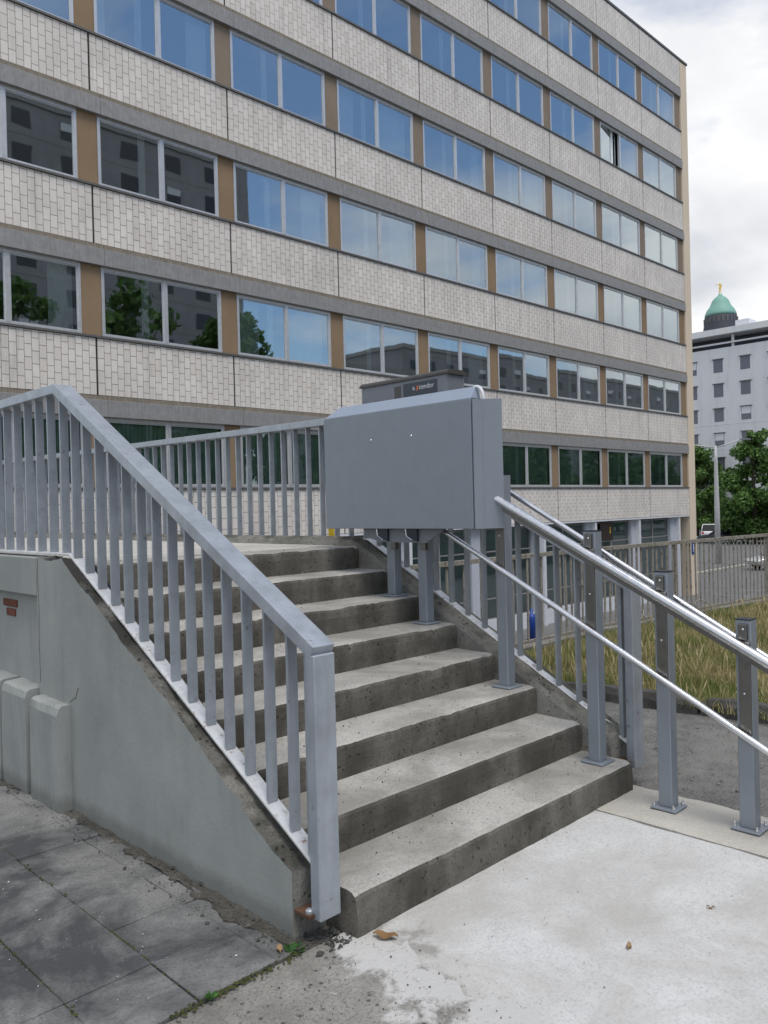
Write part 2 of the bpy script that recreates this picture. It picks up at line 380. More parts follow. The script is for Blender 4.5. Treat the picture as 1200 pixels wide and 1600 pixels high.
for v in slab_o.data.vertices:      # the new concrete thins out raggedly over the old at its left edge
    q = max(0, 1 - (v.co.x + 2.02 - .07 * nz(v.co.x, v.co.y, 6.6, 6)) / .30); v.co.z -= .012 * q * q
sheet('footing_strip', -.362, .075, -5.0, .10, .008, 'footing', 26, .004, 4, edgefn=ragged(.03, 'r'))
# paving slabs on the left, every slab a piece of its own
pv = box('pavement', 'dirt', None, -7.0, -2.1, .02, 7.4, -.03, -.008, kind='structure')
P0 = .303
slab_me = []
for k in range(4):
    b_ = bmesh.new(); bx(b_, -.1500, .1500, -.1500, .1500, -.03, 0, .004); me = bpy.data.meshes.new('paving_slab'); b_.to_mesh(me); b_.free(); me.materials.append(M['slab']); slab_me.append(me)
for i in range(9):
    for j in range(12):
        x = -2.436 - i * P0; y = .235 + j * P0
        o = bpy.data.objects.new('paving_slab', slab_me[(i * 3 + j) % 4]); COL.objects.link(o); o.parent = pv
        o.location = (x + random.uniform(-.003, .003), y + random.uniform(-.003, .003), .010 + random.uniform(-.004, .004)); o.rotation_euler = (random.uniform(-.012, .012), random.uniform(-.012, .012), random.uniform(-.006, .006))
# ragged dirt strip between slabs and wall
for j in range(12):
    b_ = bmesh.new(); bx(b_, -2.28, -2.175 + random.uniform(-.03, .01), .09 + j * P0, .385 + j * P0, -.03, .004 + random.uniform(-.004, .004), .004); obj('paving_slab', b_, 'slab', pv)
sheet('dirt_strip', -2.215, -2.12, .14, 6.5, .006, 'dirt', 14, .016, 9, edgefn=ragged(.09, 'l'))
# lawn
def lawnedge(a, b, x, y): return (x, y)
lv = [(1.86, -9), (60, -9), (60, -5)] + [(x, y - .22) for x, y in reversed(FEN)] + [(1.66, 2.7), (1.66, 1.4), (1.80, .3)]
bm = bmesh.new(); prism_z(bm, lv, -.02, .045); obj('lawn', bm, 'soil', kind='structure')
# kerb stones
kb = thing('kerb', 'rough dark stone kerb between asphalt path and dry grass', 'kerb')
kp = [(1.55, 2.6), (1.57, 2.05), (1.60, 1.5), (1.665, .95), (1.73, .42), (1.79, -.1), (1.83, -.65), (1.86, -1.2), (1.88, -1.8), (1.9, -2.4), (1.9, -3.)]
for (xa, ya), (xb, yb) in zip(kp[:-1], kp[1:]):
    b_ = bmesh.new(); d = Vector((xb - xa, yb - ya, 0)); ln = d.length; d.normalize(); p = Vector((-d.y, d.x, 0)); n = 9; rings = []
    if p.x < 0: p = -p
    for k in range(n + 1):
        c = Vector((xa, ya, 0)) + d * (.012 + (ln - .024) * k / n); hh = .115 + .02 * nz(c.x, c.y, 0, 3) + .012 * nz(c.x, c.y, 3, 14)
        if k in (0, n): hh -= .02
        o1 = .012 * nz(c.x, c.y, 8, 11)
        prof = [(o1 - .004, -.03), (o1, hh * .55), (.022 + o1, hh * .93), (.05, hh), (.13, hh - .012), (.16, hh * .5), (.16, -.03)]
        rings.append([b_.verts.new(c + p * q + Vector((0, 0, z_ + .006 * nz(c.x * 3, q * 20, z_ * 20)))) for q, z_ in prof])
    for a_, c_ in zip(rings[:-1], rings[1:]):
        for k in range(len(a_)): b_.faces.new((a_[k], c_[k], c_[(k + 1) % len(a_)], a_[(k + 1) % len(a_)]))
    b_.faces.new(rings[0]); b_.faces.new(list(reversed(rings[-1]))); bmesh.ops.recalc_face_normals(b_, faces=b_.faces)
    obj('kerb_stone', b_, 'kerbstone', kb)

# ------------------------------------------------------------------ stairs
H = .159; D = .30; W0 = -1.99
st = thing('staircase', 'weathered concrete staircase of eight steps with low side walls', 'stairs')
def step(k):
    y0 = D * (k - 1); z0 = H * (k - 1) - (.06 if k == 1 else .0); z1 = H * k; back = y0 + D + (.03 if k < 8 else .0)
    b_ = bmesh.new(); n = 90; rings = []
    xr = 0.0 if k > 1 else .005
    for i in range(n + 1):
        x = W0 + (xr - W0) * i / n
        wv = .003 * nz(x, k * 3.1, 0, 2.5) + .0025 * nz(x, k * 1.7, 4, 12)
        ch = max(0, nz(x, k * 5.3, 9, 7) - .26) * .04 + max(0, nz(x, k * 2.3, 2, 23) - .25) * .03
        if i == 0 or i == n: ch += .012
        prof = [(.006, z0), (.004 + wv, z0 + .03), (wv - .001, z0 + (z1 - z0) * .6), (wv + ch * .4, z1 - .020 - ch), (.005 + wv + ch * .6, z1 - .007 - ch * .7), (.016 + wv + ch, z1 - .0015 - ch * .2), (.05, z1 + .0015 * nz(x, k, 1, 5)), (.16, z1 - .002 + .002 * nz(x, k, 2, 5)), (back - y0, z1)]
        rings.append([b_.verts.new((x, y0 + a, z)) for a, z in prof])
    for a, c in zip(rings[:-1], rings[1:]):
        for q in range(len(a) - 1):
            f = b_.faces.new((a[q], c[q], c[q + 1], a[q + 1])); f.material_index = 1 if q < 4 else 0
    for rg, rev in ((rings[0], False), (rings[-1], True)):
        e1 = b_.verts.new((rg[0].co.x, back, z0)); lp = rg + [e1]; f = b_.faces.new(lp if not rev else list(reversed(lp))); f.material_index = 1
    bmesh.ops.recalc_face_normals(b_, faces=b_.faces)
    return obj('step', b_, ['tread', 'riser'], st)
for k in range(1, 9): step(k)
# core under the steps, stays inside them
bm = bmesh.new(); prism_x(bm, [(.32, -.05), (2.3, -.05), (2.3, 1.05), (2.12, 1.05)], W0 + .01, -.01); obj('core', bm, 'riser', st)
# left side wall with ragged sloping ledge
def side_wall(name, prof_top, x0, x1, yend, mats, rough, parent, seg=120, zbot=-.08):
    # prof_top(y) -> z of the ledge; front face at first y
    b_ = bmesh.new(); ys = [prof_top[0] + (yend - prof_top[0]) * (i / seg) ** 1.0 for i in range(seg + 1)]
    rings = []; cols = 5
    for y in ys:
        zt = prof_top[1](y); row = [b_.verts.new((x0, y, zbot))]
        row.append(b_.verts.new((x0 + .002 * nz(y, zt, 2, 4), y, zt * .5)))
        for c in range(cols + 1):
            a = c / cols; x = x0 + (x1 - x0) * a; e = rough * (nz(x * 2, y, 3, 8) + .6 * nz(x * 2, y, 6, 25)) - (rough * 1.6 * max(0, nz(y, 1, 1, 6)) if c == 0 else 0)
            e -= .022 * a
            if c == 0: e -= .008
            row.append(b_.verts.new((x + (.006 * nz(y, 4, 4, 13) if c == 0 else 0), y, zt + e)))
        row.append(b_.verts.new((x1, y, zbot))); rings.append(row)
    for a, c in zip(rings[:-1], rings[1:]):
        for q in range(len(a) - 1):
            f = b_.faces.new((a[q], a[q + 1], c[q + 1], c[q])); f.material_index = 0 if q < 2 else (1 if q < 2 + cols else 2)
    f = b_.faces.new(list(reversed(rings[0]))); f.material_index = 2
    f = b_.faces.new(rings[-1]); f.material_index = 0
    bmesh.ops.recalc_face_normals(b_, faces=b_.faces)
    return obj(name, b_, mats, parent)
def topL(y):
    if y < .46: return .245 + (y - .165) * .545
    if y < .475: return .245 + (y - .165) * .545 + .022 * (y - .46) / .015
    if y < 2.07: return .43 + (y - .475) * (1.318 - .43) / (2.07 - .475)
    return 1.318
side_wall('side_wall', (.165, topL), -2.152, -1.995, 2.42, ['wall', 'ledge', 'string'], .015, st, 200, -.06)['label'] = 'grey-green painted left side wall with crumbling ledge'
def topR(y): return min(.195 + .523 * y, 1.325) if y < 2.16 else 1.325
# right string: inner upright, ledge with bevel
def right_string():
    b_ = bmesh.new(); seg = 200; rings = []
    for i in range(seg + 1):
        y = .125 + (14.7 - .125) * (i / seg) ** 2.2; z = topR(y); r = .006
        row = [(0.003, -.06), (0.003, max(.02, z - .05)), (.012 + .004 * nz(y, 1, 1, 9), z - .012 + r * nz(y, 2, 2, 11)), (.06, z + .012 + r * nz(y, 3, 3, 13)), (.10, z + .0 + r * nz(y, 4, 4, 9)), (.15, z - .002), (.215, z - .012 + r * nz(y, 5, 5, 12)), (.22, -.06)]
        if y > 3.0: row[0] = (.003, 1.0); row[-1] = (.22, 1.0)
        rings.append([b_.verts.new((a, y, zz)) for a, zz in row])
    for a, c in zip(rings[:-1], rings[1:]):
        for q in range(len(a) - 1):
            f = b_.faces.new((a[q], a[q + 1], c[q + 1], c[q])); f.material_index = 1 if 2 <= q < 6 else 0
    b_.faces.new(list(reversed(rings[0]))); b_.faces.new(rings[-1]); bmesh.ops.recalc_face_normals(b_, faces=b_.faces)
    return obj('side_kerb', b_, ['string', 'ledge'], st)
right_string()
# plinth and recess on the left wall: pilaster strip, cornice, low projecting plinth
wl = thing('retaining_wall', 'grey painted wall with recessed panel and cracked low plinth left of the stairs', 'wall')
bm = bmesh.new(); bx(bm, -2.158, -1.995, 2.424, 6.8, 1.10, 1.312, .005); obj('cornice', bm, 'wall', wl)
bm = bmesh.new(); bx(bm, -2.105, -1.997, 2.424, 6.8, -.05, 1.099); obj('recessed_panel', bm, 'wall', wl)
def rough_block(name, x0, x1, y0, y1, z0, z1, mat, amp=.008, n=14):
    b_ = bmesh.new(); rings = []
    for i in range(n + 1):
        y = y0 + (y1 - y0) * i / n; q = lambda s: amp * (nz(y, s * 3.1, s, 7) + .6 * nz(y, s * 5.3, s, 31))
        e = .007 if i in (0, n) else 0
        pr = [(x1, z0), (x0 + q(1), z0), (x0 + q(2), z0 + (z1 - z0) * .5), (x0 + q(3) + e * .3, z1 - .05), (x0 + .012 + q(4) + e * .5, z1 - .012 + q(5)), (x0 + .03, z1 + q(6) - e * .5), (x1, z1 + q(7))]
        rings.append([b_.verts.new((x, y, z)) for x, z in pr])
    for a, c in zip(rings[:-1], rings[1:]):
        for k in range(len(a)): b_.faces.new((a[k], c[k], c[(k + 1) % len(a)], a[(k + 1) % len(a)]))
    b_.faces.new(rings[0]); b_.faces.new(list(reversed(rings[-1]))); bmesh.ops.recalc_face_normals(b_, faces=b_.faces)
    return obj(name, b_, mat, wl)
rough_block('plinth', -2.225, -2.14, 2.02, 2.385, -.05, .555, 'wall')
rough_block('plinth', -2.225, -2.09, 2.44, 2.80, -.05, .585, 'wall')
rough_block('plinth', -2.225, -2.09, 2.835, 6.8, -.05, .59, 'wall', n=40)
# hairline cracks in the painted wall
def crack(pts, x, w_, parent):
    b_ = bmesh.new(); pr = None; fine = []
    for (ya, za), (yb, zb_) in zip(pts[:-1], pts[1:]):
        for k in range(6): f = k / 6; fine.append((ya + (yb - ya) * f + .006 * nz(ya, f * 9, 1, 3), za + (zb_ - za) * f + .008 * nz(zb_, f * 11, 2, 3)))
    fine.append(pts[-1])
    for i, (y, z) in enumerate(fine):
        ww = w_ * (.3 + .9 * abs(nz(y, z, 3, 30))) * (1 - .6 * i / len(fine)); cur = (b_.verts.new((x, y - ww * .5, z - ww)), b_.verts.new((x, y + ww * .5, z + ww)))
        if pr: b_.faces.new((pr[0], cur[0], cur[1], pr[1]))
        pr = cur
    r_ = bmesh.ops.extrude_face_region(b_, geom=b_.faces[:]); bmesh.ops.translate(b_, verts=[v for v in r_['geom'] if isinstance(v, bmesh.types.BMVert)], vec=(.004, 0, 0)); bmesh.ops.recalc_face_normals(b_, faces=b_.faces)
    return obj('crack', b_, 'dirt', parent)
crack([(2.02, .57), (1.95, .60), (1.91, .66)], -2.1535, .002, wl)
crack([(2.395, 1.31), (2.40, 1.2), (2.39, 1.05), (2.40, .85), (2.395, .62)], -2.1535, .002, wl)
# broken plaster with bare brick
for i, (y, z, s) in enumerate(((2.83, 1.0, .06), (2.95, 1.0, .05), (2.86, .945, .07))):
    bm = bmesh.new(); bx(bm, -2.113, -2.09, y, y + s * 2, z, z + .045, .004); obj('brick', bm, 'brick', wl)
# landing deck running on towards the office building
ld = thing('walkway', 'pale concrete walkway from stair head towards the office block', 'walkway')
box('deck', 'landing', ld, -1.995, .003, 2.62, 14.75, 1.02, 1.272)
for k, (ya, yb) in enumerate(((2.405, 2.612),)): box('deck_strip', 'landing', ld, -1.995, .003, ya, yb, 1.05, 1.271, .003)
for y in (3.4, 6.5, 9.6, 12.7): box('support', 'crete_dark', ld, -1.8, -.2, y, y + .35, LOT, 1.02)
box('abutment', 'crete_dark', ld, -1.98, -.01, 2.31, 3.1, LOT, 1.02)

# ------------------------------------------------------------------ railings
def railing(name, label, x, newel, corner_y, corner_z, top_slope, base, y_end, pitch_f, pitch_l, z_end, first):
    t = thing(name, label, 'railing')
    y0, zb, zt = newel; hw = .05
    bm = bmesh.new(); strip_yz(bm, [(y0 - .025, zt), (corner_y, corner_z), (y_end, z_end)], .052, x - hw, x + hw); bevel_all(bm, .004); obj('handrail', bm, 'galv', t)
    bm = bmesh.new(); bx(bm, x - hw + .001, x + hw - .001, y0 - .025, y0 + .027, zb, zt - .03, .004); obj('newel_post', bm, 'galv', t)
    bs = lambda y: (base[0] + base[1] * y) if y < base[2] else base[0] + base[1] * base[2]
    bm = bmesh.new(); strip_yz(bm, [(y0 + .03, bs(y0 + .03)), (base[2], bs(base[2])), (y_end, bs(base[2]))], .012, x - .033, x + .033); bevel_all(bm, .002, 1); obj('base_rail', bm, 'galv_new', t)
    tz = lambda y: zt + (corner_z - zt) * (y - y0) / (corner_y - y0) - .05 if y < corner_y else corner_z + (z_end - corner_z) * (y - corner_y) / (y_end - corner_y) - .049
    ys = [y0 + .062]; y = first
    while y < y_end - .1:
        ys.append(y); y += pitch_f if y + pitch_f < corner_y + .02 else pitch_l
    for y in ys:
        a = bs(y) - .001; b = tz(y) - .005; q = random.uniform(-.0015, .0015)
        bm = bmesh.new(); s = .0225
        vv = bx(bm, x - s, x + s, y - .006, y + .006, a, b + .02)
        for v in vv:
            if v.co.z > a + .1: v.co.x += q; v.co.z = b + .03 * ((v.co.y - y) / .012) * (.5 if y < corner_y else 0)
        obj('baluster', bm, 'galv', t)
    for y in [yy for yy in (1.0, 2.0, 3.2) if yy < y_end]:
        pass
    return t
rl = railing('railing', 'galvanised grey steel railing on the left side of the steps, nearest the viewer', -2.07, (.075, .085, 1.058), 2.2, 2.255, .56, (.218, .534, 2.10), 6.6, .1395, .165, 2.25, .243)
rr = railing('railing', 'galvanised grey steel railing on the right side of the steps behind the lift', .12, (.045, .10, 1.10), 2.15, 2.225, .56, (.19, .538, 2.1), 14.5, .135, .160, 2.36, .12)
for t, x, y, z in ((rl, -2.11, .15, .10), (rr, .08, .12, .13)):
    bm = bmesh.new(); bx(bm, x - .035, x + .03, y - .07, y + .02, z - .006, z + .006); obj('bracket', bm, 'rust', t)
bm = bmesh.new(); lathe(bm, [(.014, .106), (.014, .116), (.009, .121)], -2.125, .105, 8); obj('bolt', bm, 'galv', rl)

# ------------------------------------------------------------------ inclined lift: rail and posts
PX = -.115
lr = thing('lift_rail', 'stainless tube guide rail on grey posts running down beside the steps', 'lift rail')
up = lambda y: 1.207 + .517 * y
lo = lambda y: .806 + .521 * y
th = lambda y: 1.197 + .562 * y
def post(y, zb, ztop, bolts=False):
    bm = bmesh.new(); s = .0355; bx(bm, PX - s, PX + s, y - s, y + s, zb + .011, ztop, .004); p = obj('post', bm, 'postgrey', lr)
    bm = bmesh.new(); bx(bm, PX - s - .001, PX + s + .001, y - s - .001, y + s + .001, ztop, ztop + .004); obj('cap', bm, 'black', p)
    q = .066; bm = bmesh.new(); bx(bm, PX - q, PX + q, y - q, y + q, zb, zb + .012, .003); obj('base_plate', bm, 'postgrey', p)
    if bolts:
        for sx in (-1, 1):
            for sy in (-1, 1):
                bm = bmesh.new(); lathe(bm, [(.009, zb + .012), (.009, zb + .02), (.006, zb + .022), (.005, zb + .035)], PX + sx * .05, y + sy * .05, 8); obj('nut', bm, 'stainless', p)
    if ztop < 1.75:
        bm = bmesh.new(); bx(bm, PX - s - .012, PX - s - .0005, y - .034, y + .020, lo(y) - .01, up(y) + .02, .002); obj('mounting_plate', bm, 'brushed', p)
        bm = bmesh.new(); bx(bm, PX - s - .016, PX - s - .0006, y - .024, y + .020, up(y) + .022, up(y) + .10, .007); obj('bracket', bm, 'brushed', p)
        for zz in (up(y) + .075, (lo(y) + up(y)) / 2 - .02):
            bm = bmesh.new(); bmesh.ops.create_uvsphere(bm, u_segments=8, v_segments=6, radius=.0055, matrix=Matrix.Translation((PX - s - .0165 if zz > up(y) else PX - s - .013, y - .006, zz))); obj('bolt', bm, 'alu', p, True)
    return p
post(-1.06, .012, .79, True)
post(-.654, .012, .985, True)
post(-.256, .012, 1.19, True)
post(.139, H, 1.39)
post(.725, 3 * H, 1.715)
post(1.35, 5 * H, 1.80)
post(1.63, 6 * H, 1.85)
def bent(fn, y_lo, y_hi, x, r, name):
    pts = [(x, y_lo - .30, fn(y_lo) - .07), (x, y_lo - .16, fn(y_lo) - .055), (x, y_lo - .06, fn(y_lo) - .028)] + [(x, y_lo + (y_hi - y_lo) * i / 12, fn(y_lo + (y_hi - y_lo) * i / 12)) for i in range(13)]
    bm = bmesh.new(); tube(bm, pts, r, 16); return obj(name, bm, 'stainless', lr, True)
bent(up, -1.2, 1.85, -.192, .0235, 'upper_tube')
bent(lo, -1.2, 1.62, -.188, .0165, 'lower_tube')
bent(th, -1.2, 1.7, -.02, .0155, 'handrail_tube')
bm = bmesh.new(); strip_yz(bm, [(-1.2, up(-1.2) - .018), (1.8, up(1.8) - .018)], .03, -.186, -.17); obj('rack_bar', bm, 'brushed', lr)
# folded platform
lp = thing('stair_lift', 'folded grey wheelchair stair lift platform parked at the upper steps', 'stair lift')
FX, Y0, Y1, Z0, Z1 = -.302, .797, 2.097, 1.407, 2.157
bm = bmesh.new(); bx(bm, FX, -.262, Y0, Y1, Z0, Z1, .003); obj('platform', bm, 'liftgrey', lp)
bm = bmesh.new()
lowr = [(-.302, Y0 + .001, Z1 + .0005), (-.302, Y1 - .001, Z1 + .0005), (-.20, Y1 - .001, Z1 + .0005), (-.20, Y0 + .001, Z1 + .0005)]
topr = [(-.232, Y0 + .02, Z1 + .078), (-.232, 2.0, Z1 + .078), (-.20, 2.0, Z1 + .078), (-.20, Y0 + .02, Z1 + .078)]
a = [bm.verts.new(p) for p in lowr]; b = [bm.verts.new(p) for p in topr]
bm.faces.new(list(reversed(a))); bm.faces.new(b)
for i in range(4): bm.faces.new((a[i], a[(i + 1) % 4], b[(i + 1) % 4], b[i]))
bmesh.ops.recalc_face_normals(bm, faces=bm.faces); bevel_all(bm, .006); obj('top_edge', bm, 'liftedge', lp)
# side flap, two facets, folded back
for (xa, ya), (xb, yb), nm in (((-.302, .782), (-.252, .752), 'side_flap'), ((-.2515, .7515), (-.178, .668), 'side_flap')):
    bm = bmesh.new(); d = Vector((xb - xa, yb - ya)).normalized(); n = Vector((-d.y, d.x)) * -.012
    prism_z(bm, [(xa, ya), (xb, yb), (xb - n.x, yb - n.y), (xa - n.x, ya - n.y)], Z0, Z1 - .005); obj(nm, bm, 'liftgrey', lp)
box('seal', 'black', lp, -.292, -.268, .778, .7962, Z0 + .002, Z1 - .002)
for y in (1.629, 1.269):
    bm = bmesh.new(); bmesh.ops.create_uvsphere(bm, u_segments=10, v_segments=8, radius=.009, matrix=Matrix.Translation((FX - .001, y, 1.979)) @ Matrix.Diagonal((.5, 1, 1, 1))); obj('bolt', bm, 'stainless', lp, True)
# grab bar hoop at right end of top edge
bm = bmesh.new(); tube(bm, [(-.225, .812 - .05 * math.sin(t), 2.157 + .075 * math.cos(t)) for t in [i * math.pi / 16 for i in range(-2, 10)]], .010, 10); obj('grab_bar', bm, 'whitepaint', lp, True)
# drive unit with lid and display
bm = bmesh.new(); prism_x(bm, [(1.07, 1.45), (1.86, 1.45), (1.86, 2.355), (1.07, 2.355)], -.165, -.02) if False else bx(bm, -.168, .0, 1.085, 1.85, 1.45, 2.355, .012); un = obj('drive_unit', bm, 'unitgrey', lp)
bm = bmesh.new(); prism_y(bm, [(-.176, 2.352), (-.176, 2.366), (-.15, 2.382), (-.03, 2.382), (.010, 2.366), (.010, 2.352)], 1.072, 1.862); obj('lid', bm, 'darklid', un)
dp = box('display', 'display', lp, -.1705, -.1683, 1.165, 1.455, 2.235, 2.330, .0005)
box('key_panel', 'darklid', lp, -.1705, -.1683, 1.478, 1.535, 2.235, 2.322)
def text(body, size, mat, parent, loc, ax, ayv, name='lettering', shear=0):
    c = bpy.data.curves.new('t', 'FONT'); c.body = body; c.size = size; c.extrude = .0004; c.align_x = 'LEFT'; c.shear = shear
    to = bpy.data.objects.new('t', c); COL.objects.link(to); bpy.context.view_layer.update()
    me = bpy.data.meshes.new_from_object(to.evaluated_get(bpy.context.evaluated_depsgraph_get())); bpy.data.objects.remove(to); bpy.data.curves.remove(c)
    ax = Vector(ax); ayv = Vector(ayv); az_ = ax.cross(ayv)
    me.transform(Matrix(((ax.x, ayv.x, az_.x, loc[0]), (ax.y, ayv.y, az_.y, loc[1]), (ax.z, ayv.z, az_.z, loc[2]), (0, 0, 0, 1)))); me.materials.clear()
    return link(name, me, mat, parent)
text('a', .044, 'printwhite', dp, (-.1714, 1.372, 2.283), (0, -1, 0), (0, 0, 1))
text('s', .062, 'orangeprint', dp, (-.1714, 1.347, 2.279), (0, -1, 0), (0, 0, 1), shear=.4)
text('cendor', .044, 'printwhite', dp, (-.1714, 1.316, 2.283), (0, -1, 0), (0, 0, 1))
# carriage below the platform with hooks
bm = bmesh.new(); prism_x(bm, [(1.79, 1.412), (1.74, 1.345), (1.62, 1.318), (1.22, 1.318), (1.09, 1.395), (1.09, 1.412)], -.245, -.225); obj('carriage', bm, 'unitgrey', lp)
for y in (1.56, 1.30):
    bm = bmesh.new(); prism_x(bm, [(y + .07, 1.41), (y + .06, 1.355), (y - .02, 1.325), (y - .02, 1.41)], -.262, -.248); obj('hook', bm, 'display', lp)
    bm = bmesh.new(); tube(bm, [(-.264, y + .075, 1.41), (-.264, y + .068, 1.36), (-.264, y + .02, 1.335)], .005, 8); obj('hook_edge', bm, 'stainless', lp)
    bm = bmesh.new(); bx(bm, -.222, -.185, y - .045, y - .005, 1.27, 1.335, .003); obj('roller', bm, 'brushed', lp)
box('back_frame', 'liftgrey', lp, -.258, -.222, .9, 1.98, 1.425, 2.14, .004)
# white cable loop on the right kerb
bm = bmesh.new(); tube(bm, [(.06 + .012 * math.sin(i * .9), 1.80 - .035 * i, 1.15 - .028 * i - .02 * math.sin(i * .5)) for i in range(7)], .006, 8); tag(obj('cable', bm, 'whitepaint', None, True), 'short white cable lying on the right stair kerb', 'cable')

# ------------------------------------------------------------------ rusty fence
fe = thing('fence', 'rusty weathered steel bar fence behind the grass and path', 'fence')
def fpt(x):
    for (xa, ya), (xb, yb) in zip(FEN[:-1], FEN[1:]):
        if x <= xb: return ya + (yb - ya) * (x - xa) / (xb - xa)
    return FEN[-1][1]
FT = .985
for (xa, ya), (xb, yb) in zip(FEN[:-2], FEN[1:-1]):
    for zc, hh, ww in ((FT, .022, .024), (.075, .012, .016)):
        bm = bmesh.new(); d = Vector((xb - xa, yb - ya, 0)).normalized(); p = Vector((-d.y, d.x, 0)) * ww
        A = Vector((xa, ya, zc)); B = Vector((xb, yb, zc)); U = Vector((0, 0, hh))
        q = [A + p - U, A - p - U, A - p + U, A + p + U]; r_ = [B + p - U, B - p - U, B - p + U, B + p + U]
        va = [bm.verts.new(v) for v in q]; vb = [bm.verts.new(v) for v in r_]
        bm.faces.new(va); bm.faces.new(list(reversed(vb)))
        for i in range(4): bm.faces.new((va[i], vb[i], vb[(i + 1) % 4], va[(i + 1) % 4]))
        bmesh.ops.recalc_face_normals(bm, faces=bm.faces); obj('top_rail' if zc > .5 else 'bottom_rail', bm, 'fence', fe)
x = 1.42; fb = None
while x < 15.9:
    y = fpt(x)
    if fb is None:
        b_ = bmesh.new(); bx(b_, -.0165, .0165, -.005, .005, .088, FT - .024); fb = bpy.data.meshes.new('bar'); b_.to_mesh(fb); b_.free(); fb.materials.append(M['fence'])
    o = bpy.data.objects.new('bar', fb); COL.objects.link(o); o.parent = fe; o.location = (x, y, 0); o.rotation_euler = (random.uniform(-.012, .012), random.uniform(-.012, .012), random.uniform(-.12, .12))
    x += .255 if x < 3.6 else .11
for x in (1.3, 3.75, 6.2, 8.65, 11.1, 13.5, 15.95):
    bm = bmesh.new(); bx(bm, x - .025, x + .025, fpt(x) - .025, fpt(x) + .025, -.02, FT - .02); obj('post', bm, 'rust' if x < 2 else 'fence', fe)
bm = bmesh.new(); prism_z(bm, [(x, y - .17) for x, y in FEN] + [(x, y + .155) for x, y in reversed(FEN)], -.01, .058); tag(obj('fence_coping', bm, 'coping'), 'low concrete coping under the rusty fence', 'coping')
bm = bmesh.new(); tube(bm, [(.70, 2.93, .995), (1.0, 2.94, .995), (1.24, 2.96, .99)], .028, 10); obj('pipe', bm, 'rust', fe, True)
# blue upright and yellow pole behind the fence, wire hoops in the grass
bm = bmesh.new(); lathe(bm, [(.052, .05), (.052, .30), (.045, .335), (.016, .35), (.016, .40)], 3.36, 3.0, 14); tag(obj('blue_cylinder', bm, 'bluepaint', None, True), 'bright blue upright cylinder at the foot of the rusty fence', 'cylinder')
bm = bmesh.new(); bx(bm, 4.02, 4.14, 7.0, 7.12, LOT, 1.62, .01); tag(obj('yellow_pole', bm, 'yellowpaint'), 'yellow pole glimpsed below the lift platform', 'pole')
for i, x in enumerate((5.0, 5.3, 5.62, 5.95, 6.3)):
    bm = bmesh.new(); yy = fpt(x) - .30; tube(bm, [(x + .17 * math.cos(t), yy + .06 * math.sin(t * 2 + i), .04 + .20 * math.sin(t)) for t in [math.pi * k / 12 for k in range(13)]], .008, 6)
    tag(obj('wire_hoop', bm, 'fence', None, True), 'thin bent wire hoop in the grass along the fence foot', 'wire hoop', 'wire hoops at the fence foot')

# ------------------------------------------------------------------ office building
FY = 15.0; XE = 33.21; BW = 3.6; B0 = 3.834; RH = 3.357; PH = 1.27; ZP = .815
ob = thing('office_building', 'long slab office block with cream tiled bands and ribbon windows', 'building')
joints = [XE, XE - B0] + [XE - B0 - BW * k for k in range(1, 10)]      # from the right end leftwards
XL = joints[-1]
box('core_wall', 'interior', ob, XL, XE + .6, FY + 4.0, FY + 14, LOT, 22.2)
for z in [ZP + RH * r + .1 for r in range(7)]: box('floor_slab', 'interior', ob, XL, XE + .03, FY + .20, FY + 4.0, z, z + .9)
box('roof_slab', 'crete_dark', ob, XL - .02, XE + .69, FY + .08, FY + 14.02, 22.21, 22.30)
box('coping', 'sill', ob, XL, XE + .78, FY - .05, FY + .07, 22.245, 22.34)
pil = box('corner_pier', 'beige', ob, XE + .03, XE + .70, FY - .02, FY + 14, LOT, 22.20)
# tiles
TW = .1552; THt = .272
tv = []; tf = []
def add_tile(x0, x1, z0, z1):
    b = len(tv); y0, y1 = FY - .018, FY + .004
    tv.extend([(x0, y0, z0), (x1, y0, z0), (x1, y0, z1), (x0, y0, z1), (x0, y1, z0), (x1, y1, z0), (x1, y1, z1), (x0, y1, z1)])
    tf.extend([(b, b + 1, b + 2, b + 3), (b, b + 4, b + 5, b + 1), (b + 1, b + 5, b + 6, b + 2), (b + 2, b + 6, b + 7, b + 3), (b + 3, b + 7, b + 4, b)])
tile_cache = {}
ntile = 0
def single_tile(parent, x0, x1, z0, z1):
    key = (round(x1 - x0, 3), round(z1 - z0, 3))
    if key not in tile_cache:
        b_ = bmesh.new(); bx(b_, 0, x1 - x0, -.018, .004, 0, z1 - z0, .0025); me = bpy.data.meshes.new('tile'); b_.to_mesh(me); b_.free(); me.materials.append(M['tile']); tile_cache[key] = me
    o = bpy.data.objects.new('tile', tile_cache[key]); COL.objects.link(o); o.parent = parent; o.location = (x0, FY + random.uniform(-.0015, .0015), z0)
for r in range(7):
    zb = ZP + RH * r
    for k in range(len(joints) - 1):
        xr, xl = joints[k] - .018, joints[k + 1] + .018
        if k == 0: xr = joints[0]
        p = box('facade_panel', 'mortar', ob, xl, xr, FY, FY + .18, zb, zb + PH)
        ncol = round((xr - xl) / TW); tw = (xr - xl) / ncol
        for c in range(ncol):
            a = xl + c * tw + .0055; b = xl + (c + 1) * tw - .0055; z = zb + .004; first = THt if c % 2 == 0 else THt / 2; n = 0
            while z < zb + PH - .03:
                zt = min(zb + PH - .004, (z + first if n == 0 else z + THt))
                single = (k == 7 and r in (1, 2)) or (k == 6 and r == 1 and c < 4) or (k == 8 and r == 1 and c >= 13)
                if single and ntile < 300: single_tile(p, a, b, z + .0055, zt - .0055); ntile += 1
                else: add_tile(a, b, z + .0055, zt - .0055)
                z = zt; n += 1
raw('tile_field', tv, tf, 'tile', ob, 'stuff')
